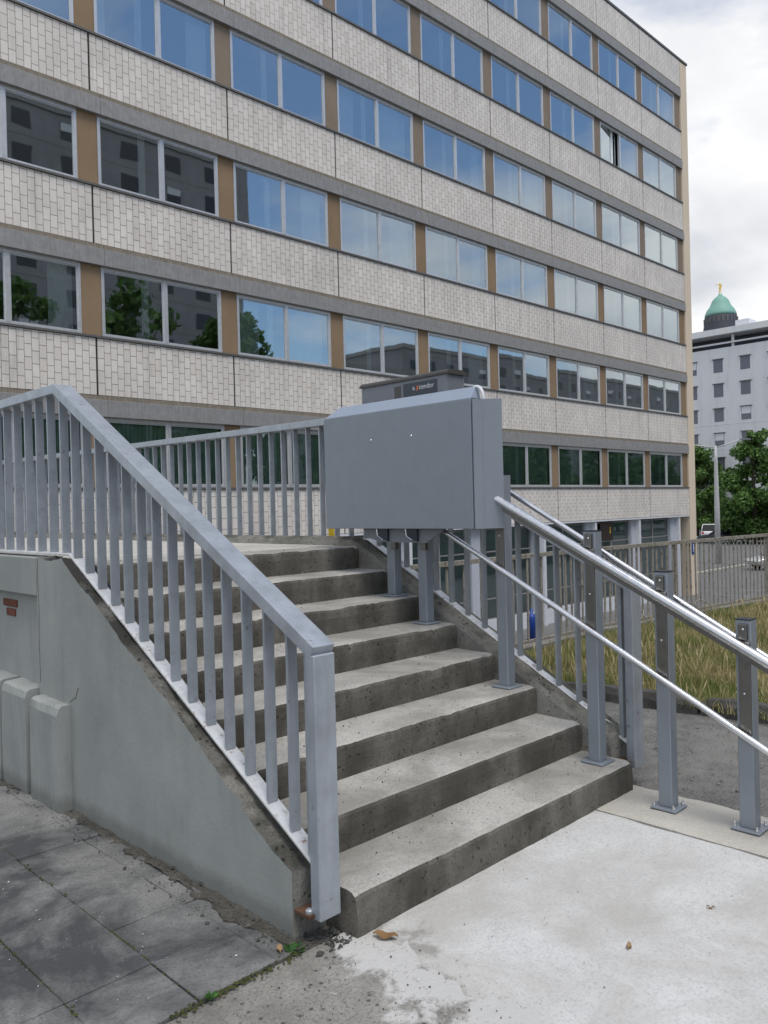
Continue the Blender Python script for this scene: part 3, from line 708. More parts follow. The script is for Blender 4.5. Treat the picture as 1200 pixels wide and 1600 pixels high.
# bands, strips, sills, piers, windows
cur_mesh = {}
def curtain(parent, x0, x1, z0, z1, y, folds=6, mat='curtain'):
    b_ = bmesh.new(); n = folds * 4; prev = None
    for i in range(n + 1):
        x = x0 + (x1 - x0) * i / n; yy = y + .025 * math.sin(i * math.pi / 2)
        cur = (b_.verts.new((x, yy, z0)), b_.verts.new((x, yy, z1)))
        if prev: b_.faces.new((prev[0], cur[0], cur[1], prev[1]))
        prev = cur
    return obj('curtain', b_, mat, parent)
for r in range(7):
    zb = ZP + RH * r
    for k in range(len(joints) - 1):                       # band segments under the panel row
        xr, xl = joints[k] - (.003 if k else -.02), joints[k + 1] + .003
        if r >= 1:
            box('lintel_band', 'band', ob, xl + .22, xr + .22 if k else xr, FY - .06, FY + .15, zb - .47, zb - .10, .004)
            box('drip_strip', 'strip', ob, xl + .22, xr + .22 if k else xr, FY - .03, FY + .15, zb - .098, zb - .004)
        if r < 6:
            box('sill', 'sill', ob, xl + .12, xr + .12 if k else xr, FY - .055, FY + .16, zb + PH + .002, zb + PH + .05)
    if r == 0:
        box('lintel_band', 'whitepaint', ob, XL, XE + .02, FY - .015, FY + .5, zb - .07, zb - .004)
for r in range(6):
    z0 = ZP + RH * r + PH + .052; z1 = ZP + RH * (r + 1) - .47
    for k in range(len(joints) - 1):
        j = joints[k + 1]
        x0, x1 = j + .17, j + 3.30
        if k == 0: box('window_pier', 'piergrey' if r > 2 else 'pier', ob, x1 + .004, XE + .03, FY + .045, FY + .2, z0, z1, .003)
        box('window_pier', 'piergrey' if r > 2 and k < 7 else 'pier', ob, x0 - .466, x0 - .004, FY + .045, FY + .2, z0, z1, .003)
        # frame with mullion
        b_ = bmesh.new(); fw = .055; y0, y1 = FY + .03, FY + .115; xm = j + 1.755
        bx(b_, x0, x0 + fw, y0, y1, z0, z1); bx(b_, x1 - fw, x1, y0, y1, z0, z1); bx(b_, x0 + fw, x1 - fw, y0 + .001, y1 - .001, z0, z0 + fw); bx(b_, x0 + fw, x1 - fw, y0 + .001, y1 - .001, z1 - fw - .03, z1); bx(b_, xm - .045, xm + .045, y0 - .004, y1, z0 + fw, z1 - fw - .03)
        wn = obj('window', b_, 'alu', ob)
        for s, (a, b) in enumerate(((x0 + fw, xm - .045), (xm + .045, x1 - fw))):
            za, zc = z0 + fw, z1 - fw - .03
            opened = (k == 1 and r == 4 and s == 0)
            b_ = bmesh.new(); gw = .028
            bx(b_, a, a + gw, FY + .052, FY + .085, za, zc); bx(b_, b - gw, b, FY + .052, FY + .085, za, zc); bx(b_, a + gw, b - gw, FY + .053, FY + .084, za, za + gw); bx(b_, a + gw, b - gw, FY + .053, FY + .084, zc - gw, zc)
            fr = obj('sash', b_, 'alu', wn)
            b_ = bmesh.new(); vs_ = [b_.verts.new(p) for p in ((a + gw, FY + .068, za + gw), (b - gw, FY + .068, za + gw), (b - gw, FY + .068, zc - gw), (a + gw, FY + .068, zc - gw))]; b_.faces.new(vs_)
            tz = random.gauss(0, .0045); tx = random.gauss(0, .003); ce = Vector(((a + b) / 2, FY + .068, (za + zc) / 2))
            bmesh.ops.rotate(b_, verts=vs_, cent=ce, matrix=Matrix.Rotation(tz, 3, 'Z') @ Matrix.Rotation(tx, 3, 'X'))
            gl = obj('pane', b_, 'glass' if r > 0 else 'glasslow', wn)
            if opened:
                mt = Matrix.Translation((a, FY + .085, 0)) @ Matrix.Rotation(R(6.5), 4, 'Z') @ Matrix.Translation((-a, -FY - .085, 0))
                fr.data.transform(mt); gl.data.transform(mt)
        # interior: pale column behind the left sash, curtains here and there
        cx_ = j + 1.30
        curtain(wn, cx_ - .09, cx_ + .09, z0 + .03, z1 + .05, FY + .17, 2)
        q = random.random(); zc0, zc1 = z0 + .03, z1 + .05
        dens = .8 if k <= 5 and r in (1, 2, 3) else .35
        if (k, r) == (6, 1) or (k, r) == (5, 3): curtain(wn, x0 + .1, x0 + .85, zc0, zc1, FY + .3, 10); curtain(wn, xm + .15, x1 - .1, zc0, zc1, FY + .3, 14)
        elif r == 0: curtain(wn, x0 + .07, x1 - .07, zc0, zc1, FY + .18, 30, 'sheer')
        elif q < dens:
            if random.random() < .7: wd = random.uniform(.3, .9); curtain(wn, x1 - .1 - wd, x1 - .08, zc0, zc1, FY + .3, int(wd * 14) + 2)
            if random.random() < .55: wd = random.uniform(.2, .5); curtain(wn, x0 + .08, x0 + .08 + wd, zc0, zc1, FY + .3, int(wd * 14) + 2)
# ground floor: recessed glazing between columns
for k in range(len(joints) - 1):
    j = joints[k]
    c0, c1 = (j - 1.45, j - .87) if k == 0 else (j - 1.25, j - .80)
    box('column', 'whitepaint', ob, c1 - .14, c1, FY + .02, FY + .30, LOT, ZP - .075, .01)
    box('column_cheek', 'colpaint', ob, c0 - .1, c1 - .143, FY + .18, FY + .40, LOT, ZP - .075)
    nxt = joints[k + 1] - (1.35 if k + 1 < len(joints) - 1 else 0)
    xa, xb = max(nxt + .55, joints[-1]), c0 - .11
    if xb - xa < .5: continue
    b_ = bmesh.new(); y0, y1 = FY + .28, FY + .36; z0, z1 = -2.45, ZP - .10
    xs = [xa, xa + (xb - xa) * .5, xb - .07]
    for x in xs: bx(b_, x, x + .06, y0 + .01, y1, z0, z1)
    for z in (z0, -1.75, -.12, z1 - .07): bx(b_, xa + .07, xb - .07, y0 + .012, y1 - .002, z, z + .045)
    gw_ = obj('window', b_, 'band', ob)
    for xa_, xb_ in ((xs[0] + .07, xs[1]), (xs[1] + .07, xs[2])):
        for za, zc in ((z0 + .07, -1.75), (-1.68, -.12), (-.05, z1 - .07)):
            if k == 2 and za > -.1 and xa_ > xs[0] + .5 and False: continue
            b_ = bmesh.new(); b_.faces.new([b_.verts.new(p) for p in ((xa_, FY + .32, za), (xb_, FY + .32, za), (xb_, FY + .32, zc), (xa_, FY + .32, zc))])
            obj('pane', b_, 'glasslow', gw_)
    box('added_backing', 'interteal', ob, xa, xb, FY + .47, FY + .50, LOT, ZP - .1)  # pale teal sheet added close behind the glass to lighten the dark panes
    box('plinth', 'whitepaint', ob, xa, xb, FY + .24, FY + .40, LOT, z0 - .004)
dr = box('brown_panel', 'doorbrown', ob, 25.62, 26.60, FY + .255, FY + .275, -.06, .70)
box('notice', 'yellowpaint', ob, 26.34, 26.44, FY + .248, FY + .253, .22, .48)
# sign on the corner pier with a letter P
sg = box('sign_board', 'bluepaint', ob, XE + .12, XE + .52, FY - .05, FY - .024, -1.05, -.45)
text('P', .55, 'signwhite', sg, (XE + .19, FY - .056, -.95), (1, 0, 0), (0, 0, 1))

# ------------------------------------------------------------------ far white building, dome
WX = 95.0
wb = thing('white_building', 'far pale office building with small square windows and roof canopy', 'building')
box('wall', 'whitebldg', wb, WX, WX + 16, 14, 62, LOT, 19.9)
for z in (4.6, 7.6, 10.6): box('wall_band', 'whitebldg2', wb, WX - .02, WX - .001, 14, 62, z - .03, z + .02)
box('canopy', 'whitebldg2', wb, WX - .5, WX + 10, 13, 63, 21.45, 22.2)
box('penthouse', 'slate', wb, WX + 2.2, WX + 9, 14.5, 61, 19.95, 21.44)
box('parapet_rail', 'whitepaint', wb, WX - .05, WX + .15, 14, 62, 20.35, 20.55)
y = 14.6
while y < 61: box('canopy_post', 'whitepaint', wb, WX + .2, WX + .5, y, y + .28, 19.92, 21.44); y += 7.66 / 2 * 2.0
box('roof_box', 'whitepaint', wb, WX + .8, WX + 3.0, 36.0, 37.6, 22.2, 23.1)
yy0 = 35.65 - 3.25 * 6
wmesh = None
for i in range(14):
    for q in range(7):
        ya = yy0 + i * 3.25; za = 16.95 - 3.0 * q
        if za < -2: continue
        box('window', 'farwindow', wb, WX - .012, WX - .004, ya, ya + 1.15, za, za + 1.58)
        box('window_head', 'sill', wb, WX - .14, WX - .003, ya - .14, ya + 1.29, za + 1.59, za + 1.68)
        if (i * 7 + q * 5) % 4 == 0: box('blind', 'whitepaint', wb, WX - .03, WX - .014, ya + .05, ya + 1.10, za + .7, za + 1.55)
dm = thing('dome_tower', 'green copper dome on dark slate drum rising behind the white building', 'tower')
DX, DY, dz = 196.7, 81.35, 43.3
bm = bmesh.new(); lathe(bm, [(8.0, LOT), (7.2, 30), (4.3, 41.5), (4.1, 43.3), (3.95, 44.4), (3.72, 46.4), (3.55, 46.7)], DX, DY, 24); obj('drum', bm, 'slate', dm, True)
for k in range(24):
    a = 2 * math.pi * k / 24; bm = bmesh.new(); bx(bm, DX + 3.72, DX + 3.98, DY - .16, DY + .16, 44.7, 46.0, 0, Matrix.Rotation(a, 3, 'Z'), Vector((DX, DY, 0))); obj('drum_ornament', bm, 'sill', dm)
bm = bmesh.new(); lathe(bm, [(3.75, 46.45), (3.64, 47.1), (3.2, 48.1), (2.5, 49.0), (2.15, 49.8), (1.85, 50.5), (1.2, 51.2), (.55, 51.6), (.42, 52.1)], DX, DY, 24); obj('dome', bm, 'copper', dm, True)
# ------ statue: one continuous skinned figure
def skin_figure(name, pts, edges, radii, mat, sub=1):
    me = bpy.data.meshes.new(name); me.from_pydata(pts, edges, []); o = bpy.data.objects.new(name, me); COL.objects.link(o)
    m = o.modifiers.new('s', 'SKIN'); m.use_smooth_shade = True
    sk_ = me.skin_vertices[0].data
    for i, r_ in enumerate(radii): sk_[i].radius = (r_, r_)
    sk_[0].use_root = True
    s2 = o.modifiers.new('d', 'SUBSURF'); s2.levels = sub; s2.render_levels = sub
    bpy.context.view_layer.update(); nm = bpy.data.meshes.new_from_object(o.evaluated_get(bpy.context.evaluated_depsgraph_get())); bpy.data.objects.remove(o)
    nm.materials.clear(); return link(name, nm, mat, None, True)
s_ = 2.9 / 1.8
fp = [(0, 0, .95), (.02, 0, 1.2), (.02, 0, 1.42), (0, 0, 1.52), (-.02, 0, 1.62), (-.02, 0, 1.75), (0, -.09, .9), (.02, -.10, .5), (0, -.10, .08), (-.10, -.10, .02), (.0, .10, .9), (-.04, .12, .5), (.06, .13, .08), (-.04, .13, .02), (0, -.19, 1.42), (.0, -.24, 1.15), (-.06, -.2, .95), (0, .19, 1.43), (-.06, .40, 1.52), (-.12, .62, 1.55), (-.13, .72, 1.57)]
fe_ = [(0, 1), (1, 2), (2, 3), (3, 4), (4, 5), (0, 6), (6, 7), (7, 8), (8, 9), (0, 10), (10, 11), (11, 12), (12, 13), (2, 14), (14, 15), (15, 16), (2, 17), (17, 18), (18, 19), (19, 20)]
fr_ = [.15, .13, .14, .06, .10, .09, .10, .075, .045, .04, .10, .075, .045, .04, .07, .05, .04, .065, .05, .04, .035]
fig = skin_figure('statue', [(DX + p[0] * s_, DY + p[1] * s_, 52.05 + p[2] * s_) for p in fp], fe_, [r_ * s_ for r_ in fr_], 'gold')
tag(fig, 'gilded standing figure with outstretched arm on top of the green dome', 'statue')

# ------------------------------------------------------------------ trees
def leaf_mesh(name, blobs, n, size, parent, mat='leaf', seed=1):
    g = np.random.default_rng(seed); wgt = np.array([b[3] ** 2.2 for b in blobs]); wgt /= wgt.sum(); idx = g.choice(len(blobs), n, p=wgt); B = np.array(blobs)
    d = g.normal(size=(n, 3)); d /= np.linalg.norm(d, axis=1)[:, None]; rr_ = g.random(n) ** .45
    c = B[idx, :3] + d * (B[idx, 3] * rr_)[:, None] * np.array([1, 1, .85])
    nrm = d + g.normal(size=(n, 3)) * .7 + np.array([0, 0, .35]); nrm /= np.linalg.norm(nrm, axis=1)[:, None]
    t1 = np.cross(nrm, g.normal(size=(n, 3))); t1 /= np.linalg.norm(t1, axis=1)[:, None]; t2 = np.cross(nrm, t1)
    s = size * g.uniform(.55, 1.3, n)[:, None]
    q = np.stack([c - t1 * s, c - t2 * s * .55, c + t1 * s, c + t2 * s * .55], 1).reshape(-1, 3)
    me = bpy.data.meshes.new(name); me.vertices.add(4 * n); me.vertices.foreach_set('co', q.ravel()); me.loops.add(4 * n); me.loops.foreach_set('vertex_index', np.arange(4 * n)); me.polygons.add(n); me.polygons.foreach_set('loop_start', np.arange(n) * 4); me.polygons.foreach_set('loop_total', np.full(n, 4)); me.update(calc_edges=True)
    return link(name, me, mat, parent)
def tree(label, x, y, h, rad, seed, n=15000, size=.21, group='street trees', LOT=LOT):
    g = random.Random(seed); t = thing('tree', label, 'tree', group=group)
    bm = bmesh.new(); tube(bm, [(x, y, LOT), (x + .1, y, LOT + h * .2), (x + .05, y + .1, LOT + h * .45), (x, y, LOT + h * .8)], [.24, .19, .13, .04], 9)
    blobs = []
    for i in range(64):
        zz = g.uniform(.14, .96); wd = math.sin(math.pi * min(1, (zz * .86 + .12))) ** .7; a = g.uniform(0, 6.28); q = g.uniform(.25, .9) * rad * wd
        c = (x + q * math.cos(a), y + q * math.sin(a), LOT + h * zz); blobs.append((*c, g.uniform(.20, .42) * rad * (1.15 - .6 * zz)))
        if i < 12: tube(bm, [(x, y, LOT + h * max(.14, zz - .22)), ((x + c[0]) / 2, (y + c[1]) / 2, LOT + h * (zz - .1)), c], [.07, .05, .02], 6)
    blobs.append((x, y, LOT + h * .93, rad * .22))
    obj('trunk', bm, 'bark', t, True); leaf_mesh('crown', blobs, n, size, t, seed=seed); return t
tree('dense green street tree left of the lamp post, beside the office block corner', 91.5, 41.0, 11.2, 4.0, 3)
tree('tall green street tree right of the lamp post in front of the white building', 78.5, 29.2, 11.3, 3.6, 5, 18000)
tree('green street tree at the right edge of the view, beyond the car park', 80, 24.4, 10.4, 3.5, 8)
# wider green backdrop: trees that stand behind the viewer and show up in the windows
MT = ((18.5, -25.5, 18.5, 4.8, 'left'), (27, -26.5, 21, 5.4, 'left'), (36.2, -26, 19, 5.0, 'left'), (45, -24, 11, 4.4, 'middle'), (52, -24, 8.5, 4.4, 'middle'), (63, -27, 10, 4.8, 'middle'), (74, -25, 10.5, 4.8, 'right'), (84, -28, 11, 5, 'right'), (95, -26, 11, 5, 'right'), (106, -29, 12, 5.2, 'right'), (118, -27, 11, 5.2, 'right'))
for i, (x, y, h, r_, w_) in enumerate(MT):
    tree('green tree behind the viewer, mirrored in the %s lower windows' % w_, x, y, h + (0 if x < 60 else 3), r_, 20 + i, 6000, .40, 'trees mirrored in the %s windows' % w_, 0.0 if x < 60 else LOT)
# concrete tower blocks behind the viewer, seen mirrored in the office windows
def tower(label, x0, x1, y0, y1, top, pitch):
    t = thing('tower_block', label, 'building', group=None); box('wall', 'towerwall', t, x0, x1, y0, y1, LOT, top)
    box('roof_edge', 'band', t, x0 - .2, x1 + .2, y0 - .2, y1 + .2, top, top + .6)
    z = 2.0
    while z < top - 2:
        x = x0 + 1.6
        while x < x1 - 2.2:
            w_ = box('window', 'darkwindow', t, x, x + 1.6, y1 + .004, y1 + .02, z, z + 1.5)
            if random.random() < .3: box('blind', 'whitepaint', w_, x + .05, x + 1.55, y1 + .022, y1 + .03, z + .8, z + 1.45)
            x += pitch
        z += 2.9
        box('joint', 'mortar', t, x0, x1, y1 + .001, y1 + .012, z - .72, z - .68)
tower('grey concrete panel tower behind the viewer, mirrored in the left windows', 4, 44.0, -54, -36, 36, 4.2)
tower('grey concrete block behind the viewer, mirrored in the middle windows', 62, 74, -56, -42, 19, 4.2)
tower('low grey block behind the viewer, mirrored in the right-hand windows', 84, 215, -66, -52, 25.5, 4.2)

# ------------------------------------------------------------------ lamp post, cars
lm = thing('street_lamp', 'tall slim grey lamp post with two arms before the trees', 'street lamp')
LX, LY = 52.3, 21.8
bm = bmesh.new(); tube(bm, [(LX, LY, LOT), (LX, LY, LOT + 4), (LX - .02, LY, 4.2), (LX - .02, LY, 5.25)], [.20, .17, .12, .06], 12); obj('pole', bm, 'lamppost', lm, True)
for s in (-1, 1):
    bm = bmesh.new(); e_ = (LX + s * 1.25, LY - s * 1.25, 5.25 + (.38 if s > 0 else .12)); tube(bm, [(LX, LY, 5.1), e_], .045, 8); obj('arm', bm, 'lamppost', lm, True)
    bm = bmesh.new(); bx(bm, -.38, .38, -.10, .10, -.05, .06, .03); bmesh.ops.rotate(bm, verts=bm.verts, cent=(0, 0, 0), matrix=Matrix.Rotation(-math.pi / 4, 3, 'Z')); bmesh.ops.translate(bm, verts=bm.verts, vec=(e_[0] + s * .2, e_[1] - s * .2, e_[2])); obj('lamp_head', bm, 'unitgrey', lm)
def car(label, x, y, rz, paint, suv=False, group='cars parked beyond the fence'):
    t = thing('parked_car', label, 'car', group=group); h = 1.72 if suv else 1.42; wd = .88; ln = 2.2; belt = .98 if suv else .88
    # stations along the length: (x, half-width, z low, z belt)
    bm = bmesh.new(); rings = []
    for a, hw, zl, zbt in ((-ln, .70, .42, .72 if not suv else .85), (-ln + .12, .82, .32, belt - .02), (-1.3, wd, .26, belt), (0, wd, .25, belt), (1.2, wd, .26, belt - .04), (ln - .35, .82, .30, .74 if not suv else .86), (ln - .05, .72, .36, .66), (ln, .62, .42, .58)):
        rings.append([bm.verts.new(p) for p in ((a, -hw * .9, zl), (a, -hw, zl + .15), (a, -hw, zbt - .08), (a, -hw * .93, zbt), (a, hw * .93, zbt), (a, hw, zbt - .08), (a, hw, zl + .15), (a, hw * .9, zl))])
    for a, c in zip(rings[:-1], rings[1:]):
        for k in range(8): bm.faces.new((a[k], c[k], c[(k + 1) % 8], a[(k + 1) % 8]))
    bm.faces.new(rings[0]); bm.faces.new(list(reversed(rings[-1]))); bmesh.ops.recalc_face_normals(bm, faces=bm.faces); parts = [obj('body', bm, paint, t, True)]
    bm = bmesh.new(); r0, r1 = (-2.0, .95) if suv else (-1.75, 1.0); t0, t1 = (-1.75, .25) if suv else (-1.0, .25); tw_ = .66
    a = [bm.verts.new(p) for p in ((r0, -.80, belt - .01), (r1, -.80, belt - .04), (r1, .80, belt - .04), (r0, .80, belt - .01))]; b = [bm.verts.new(p) for p in ((t0, -tw_, h - .05), (t1, -tw_, h - .05), (t1, tw_, h - .05), (t0, tw_, h - .05))]
    for i in range(4): bm.faces.new((a[i], a[(i + 1) % 4], b[(i + 1) % 4], b[i]))
    bm.faces.new(b); bmesh.ops.recalc_face_normals(bm, faces=bm.faces); parts.append(obj('windows', bm, 'carglass', t))
    bm = bmesh.new(); bx(bm, t0 - .05, t1 + .08, -tw_ - .02, tw_ + .02, h - .07, h, .03)
    for xx, dx_ in ((r0, t0), (r1, t1), ((r0 + r1) / 2 + .1, (t0 + t1) / 2 + .1)):
        for s in (-1, 1): tube(bm, [(xx, s * .81, belt - .02), (dx_, s * (tw_ + .005), h - .05)], .045, 6)
    parts.append(obj('roof', bm, paint, t, True))
    for a in (-1.32, 1.30):
        for s in (-1, 1):
            bm = bmesh.new(); bmesh.ops.create_cone(bm, cap_ends=True, segments=18, radius1=.32, radius2=.32, depth=.2, matrix=Matrix.Translation((a, s * .80, .32)) @ Matrix.Rotation(math.pi / 2, 4, 'X')); w_ = obj('wheel', bm, 'rubber', t); parts.append(w_)
            bm = bmesh.new(); bmesh.ops.create_cone(bm, cap_ends=True, segments=14, radius1=.2, radius2=.2, depth=.212, matrix=Matrix.Translation((a, s * .80, .32)) @ Matrix.Rotation(math.pi / 2, 4, 'X')); rm = obj('rim', bm, 'carsilver', w_); parts.append(rm)
    for s in (-1, 1):
        bm = bmesh.new(); bx(bm, -ln - .01, -ln + .12, s * .66 - .1, s * .66 + .1, belt - .32, belt - .06, .02); parts.append(obj('tail_light', bm, 'lightred', t))
        bm = bmesh.new(); bx(bm, ln - .2, ln - .03, s * .58 - .12, s * .58 + .12, .56, .68, .02); parts.append(obj('headlight', bm, 'signwhite', t))
    bm = bmesh.new(); bx(bm, -ln - .03, -ln + .1, -.74, .74, .34, .54, .03); parts.append(obj('bumper', bm, 'cardark', t))
    bm = bmesh.new(); bx(bm, -ln - .045, -ln - .03, -.26, .26, .56, .67); parts.append(obj('number_plate', bm, 'signwhite', t))
    mt = Matrix.Translation((x, y, LOT)) @ Matrix.Rotation(rz, 4, 'Z')
    for p in parts: p.data.transform(mt)
    return t
car('white off-road car seen from behind, beside the office block corner', 86.5, 37.3, R(23), 'carwhite', True)
car('silver saloon car seen side on through the fence at right', 49.8, 16.6, R(140), 'carsilver')
car('dark car behind the fence left of the lamp post foot', 79, 33.0, R(113), 'cardark')
car('dark car behind the fence right of the lamp post foot', 80.5, 29.6, R(113), 'cardark')
car('dark blue car behind the fence under the tall tree', 81.5, 26.4, R(113), 'carblue')
car('white car half hidden under the trees right of the lamp post', 90, 31.2, R(20), 'carwhite')
# painted parking bay lines on the car park
pk = bmesh.new()
for i in range(9):
    x = 34 + i * 2.6; bx(pk, x, x + .12, 9.5, 14.2, LOT + .001, LOT + .005)
o = obj('bay_lines', pk, 'roadwhite', kind='structure')
bm = bmesh.new(); bx(bm, 36, 90, 19.5, 19.7, LOT, LOT + .12, .02); obj('road_kerb', bm, 'footing', kind='structure')

# ------------------------------------------------------------------ grass, weeds, litter
def blades(name, n, area, hmin, hmax, mat, seed, width=.0035, lean=.35, z0=.04, clump=True, nodes=3, gap=.2):
    g = np.random.default_rng(seed); xs = g.uniform(area[0], area[1], n * 3); ys = g.uniform(area[2], area[3], n * 3)
    if clump:
        k = np.array([noise.noise(Vector((a * 1.6, b * 1.6, seed))) for a, b in zip(xs, ys)]); keep = g.random(n * 3) < np.clip(.5 + k * 1.1, .06, 1)
    else: keep = np.ones(n * 3, bool)
    keep &= ys < np.interp(xs, [p[0] for p in FEN], [p[1] for p in FEN]) - gap
    xs, ys = xs[keep][:n], ys[keep][:n]; n = len(xs)
    hh = g.uniform(hmin, hmax, n); a = g.uniform(0, 2 * np.pi, n); ln = g.normal(0, lean, n) * hh
    wx, wy = np.cos(a + 1.57) * width, np.sin(a + 1.57) * width
    V = np.zeros((n, nodes * 2 - 1, 3)); base = np.stack([xs, ys, np.full(n, z0)], 1)
    for k in range(nodes):
        f = k / (nodes - 1); c = base + np.stack([np.cos(a) * ln * f ** 2, np.sin(a) * ln * f ** 2, hh * f * (1 - .15 * f * np.abs(ln / hh))], 1)
        if k < nodes - 1:
            V[:, 2 * k] = c + np.stack([wx, wy, 0 * wx], 1) * (1 - f * .5); V[:, 2 * k + 1] = c - np.stack([wx, wy, 0 * wx], 1) * (1 - f * .5)
        else: V[:, 2 * k] = c
    nv = nodes * 2 - 1; v = V.reshape(-1, 3); f = []
    idx = np.arange(n)[:, None] * nv
    loops = []; 
    quads = [(2 * k, 2 * k + 1, 2 * k + 3, 2 * k + 2) for k in range(nodes - 2)]
    tri = (2 * (nodes - 2), 2 * (nodes - 2) + 1, 2 * (nodes - 1))
    li = np.concatenate([(idx + np.array(q)).reshape(n, -1) for q in quads] + [(idx + np.array(tri)).reshape(n, -1)], 1).ravel()
    tot = np.tile([4] * len(quads) + [3], n); start = np.concatenate([[0], np.cumsum(tot)[:-1]])
    me = bpy.data.meshes.new(name); me.vertices.add(len(v)); me.vertices.foreach_set('co', v.ravel()); me.loops.add(len(li)); me.loops.foreach_set('vertex_index', li); me.polygons.add(len(tot)); me.polygons.foreach_set('loop_start', start); me.polygons.foreach_set('loop_total', tot); me.update(calc_edges=True)
    return link(name, me, mat, None, kind='stuff')
o = blades('dry_grass', 52000, (1.7, 11, -2.0, 2.9), .04, .14, 'grass_dry', 4, .0022, 1.0, gap=.42); tag(o, 'tall dry yellow grass between kerb and rusty fence', 'grass')
o = blades('green_grass', 110000, (1.7, 11, -2.0, 2.9), .03, .11, 'grass_green', 9, .0026, .8, gap=.30); tag(o, 'short green grass growing among the dry stalks', 'grass')
# seed heads on the dry stalks
g = np.random.default_rng(5); n = 5000; xs = g.uniform(1.8, 10, n); ys = g.uniform(-2, 2.75, n); ok = ys < np.interp(xs, [p[0] for p in FEN], [p[1] for p in FEN]) - .5; xs, ys = xs[ok], ys[ok]
bl = [(x_, y_, z_, .001) for x_, y_, z_ in zip(xs, ys, g.uniform(.09, .18, len(xs)))]
sv = []; sf = []
for x_, y_, z_, _ in bl:
    b_ = len(sv); a = random.uniform(0, 6.28); dx_, dy_ = math.cos(a) * .007, math.sin(a) * .007; lx, ly = random.uniform(-.03, .03), random.uniform(-.03, .03)
    sv += [(x_, y_, z_), (x_ + dx_ + lx * .5, y_ + dy_ + ly * .5, z_ + .035), (x_ + lx, y_ + ly, z_ + .08), (x_ - dx_ + lx * .5, y_ - dy_ + ly * .5, z_ + .035), (x_ - lx * .8, y_ - ly * .8, .05)]
    sf += [(b_, b_ + 1, b_ + 2, b_ + 3), (b_, b_ + 4, b_ + 1)]
tag(raw('seed_heads', sv, sf, 'grass_dry', None, 'stuff'), 'pale seed heads standing above the dry grass', 'grass')
# grit and pebbles on steps and ground
def grit(name, pts, mat, parent=None, label=None):
    v = []; f = []
    for (x_, y_, z_, s) in pts:
        b_ = len(v); k = [random.uniform(.5, 1.2) * s for _ in range(6)]
        v += [(x_ + k[0], y_, z_ + s * .2), (x_, y_ + k[1], z_ + s * .25), (x_ - k[2], y_, z_ + s * .2), (x_, y_ - k[3], z_ + s * .25), (x_, y_, z_ + s * .9), (x_, y_, z_ - s * .2)]
        for i in range(4): f += [(b_ + i, b_ + (i + 1) % 4, b_ + 4), (b_ + (i + 1) % 4, b_ + i, b_ + 5)]
    o = raw(name, v, f, mat, parent, 'stuff')
    if label: tag(o, label, 'grit')
def rsz(): return min(.011, .0012 + random.expovariate(1 / .0013))
pts = []
for k in range(1, 9):
    for _ in range(230 if k < 4 else 110):
        u = random.random(); yy = D * (k - 1) + .03 + .26 * (u ** .5 if random.random() < .6 else u); pts.append((random.uniform(W0 + .05, -.02), yy, H * k, rsz()))
grit('grit', pts[::2] + pts[1::4], 'cardark', None, 'dark grit and pebbles scattered over the stair treads')
pts2 = [(random.uniform(-2.05, -.3), -random.random() ** 2.2 * 1.6 - .02, .0065, rsz() * .75) for _ in range(220)]
grit('grit', pts2, 'cardark', None, 'dark grit scattered on the new white concrete slab')
pts3 = [(-2.35 + random.gauss(0, .35), random.uniform(-.9, .05), .0, rsz() * .75) for _ in range(900)] + [(-2.2 + random.gauss(0, .07), random.uniform(.1, 2.8), .012, rsz() * 1.6) for _ in range(700)] + [(-2.06 + random.gauss(0, .04), random.uniform(.0, .16), .0, rsz() * 2.2) for _ in range(140)]
grit('gravel', pts3, 'kerbstone', None, 'grey gravel and rubble along the foot of the left wall')
pts4 = [(random.uniform(.08, 1.7), random.uniform(-1.5, 2.8), .004, rsz() * 1.7) for _ in range(2600)]
grit('gravel', pts4, 'coping', None, 'loose light gravel on the asphalt path right of the stairs')
pts5 = [(random.uniform(-2.2, -.4), -random.random() * 1.0 - .02, .006, rsz() * .6) for _ in range(260)] + [(random.uniform(-3.3, -2.3), random.uniform(.1, 2.4), .016, rsz() * .8) for _ in range(160)]
grit('grit', pts5, 'whitepaint', None, 'tiny pale chips on slab and paving in the foreground')
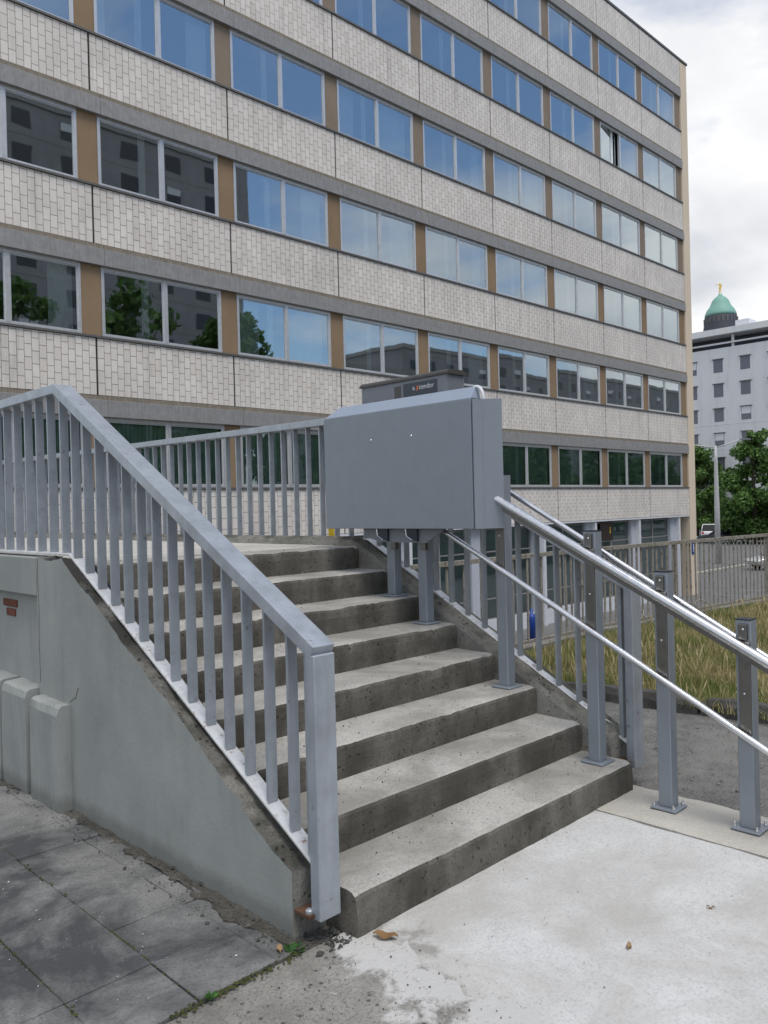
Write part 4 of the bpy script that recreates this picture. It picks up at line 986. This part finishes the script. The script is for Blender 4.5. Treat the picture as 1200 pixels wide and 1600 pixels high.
# small weeds
def weed(label, x, y, z, n, s):
    b_ = bmesh.new()
    for i in range(n):
        a = random.uniform(0, 6.28); e_ = random.uniform(.2, 1.0); d = Vector((math.cos(a) * math.cos(e_), math.sin(a) * math.cos(e_), math.sin(e_))); q = Vector((-math.sin(a), math.cos(a), 0)) * s * .28; l = s * random.uniform(.5, 1.1); c = Vector((x + random.uniform(-s, s) * .5, y + random.uniform(-s, s) * .5, z))
        b_.faces.new([b_.verts.new(p) for p in (c, c + d * l * .5 + q, c + d * l, c + d * l * .5 - q)])
    tag(obj('weed', b_, 'weed'), label, 'weed')
weed('small green weed at the front corner of the left wall', -2.20, .10, .005, 22, .035)
weed('tiny green weed in the joint at the paving edge', -2.56, .07, .012, 16, .026)
def leaf(label, x, y, z, a, s):
    b_ = bmesh.new(); d = Vector((math.cos(a), math.sin(a), 0)); q = Vector((-math.sin(a), math.cos(a), 0)); c = Vector((x, y, z)); n = 7; pr = None
    for i in range(n):
        f = i / (n - 1); wd = s * .22 * math.sin(math.pi * (f * .94 + .03)); p = c + d * s * (f - .5) + Vector((0, 0, .006 * math.sin(f * 9)))
        cur = (b_.verts.new(p + q * wd + Vector((0, 0, .006))), b_.verts.new(p), b_.verts.new(p - q * wd + Vector((0, 0, .004))))
        if pr: b_.faces.new((pr[0], cur[0], cur[1], pr[1])); b_.faces.new((pr[1], cur[1], cur[2], pr[2]))
        pr = cur
    tag(obj('dry_leaf', b_, 'deadleaf', None, True), label, 'leaf')
leaf('curled dry brown leaf lying beside the lowest step corner', -1.92, -.07, .008, 5.2, .095)
leaf('dry brown leaf by the small weed at the wall corner', -2.24, .13, .012, 1.0, .05)
leaf('dark flat leaf on the white concrete slab', -1.40, -.74, .008, .4, .04)
leaf('small grey leaf on the white slab towards the right', -.95, -.83, .008, 2.0, .03)
# moss in paving joints
mp = [(-2.588 + random.gauss(0, .006), random.uniform(.5, .95) if random.random() < .7 else random.uniform(.1, 2), .006, random.uniform(.003, .008)) for _ in range(420)] + [(random.uniform(-2.7, -2.2), .075 + random.gauss(0, .012), .006, random.uniform(.003, .008)) for _ in range(200)] + [(-2.89 + random.gauss(0, .006), random.uniform(.3, 1.6), .006, random.uniform(.003, .007)) for _ in range(260)]
grit('moss', mp, 'moss', None, 'olive moss growing in the joints of the paving slabs')
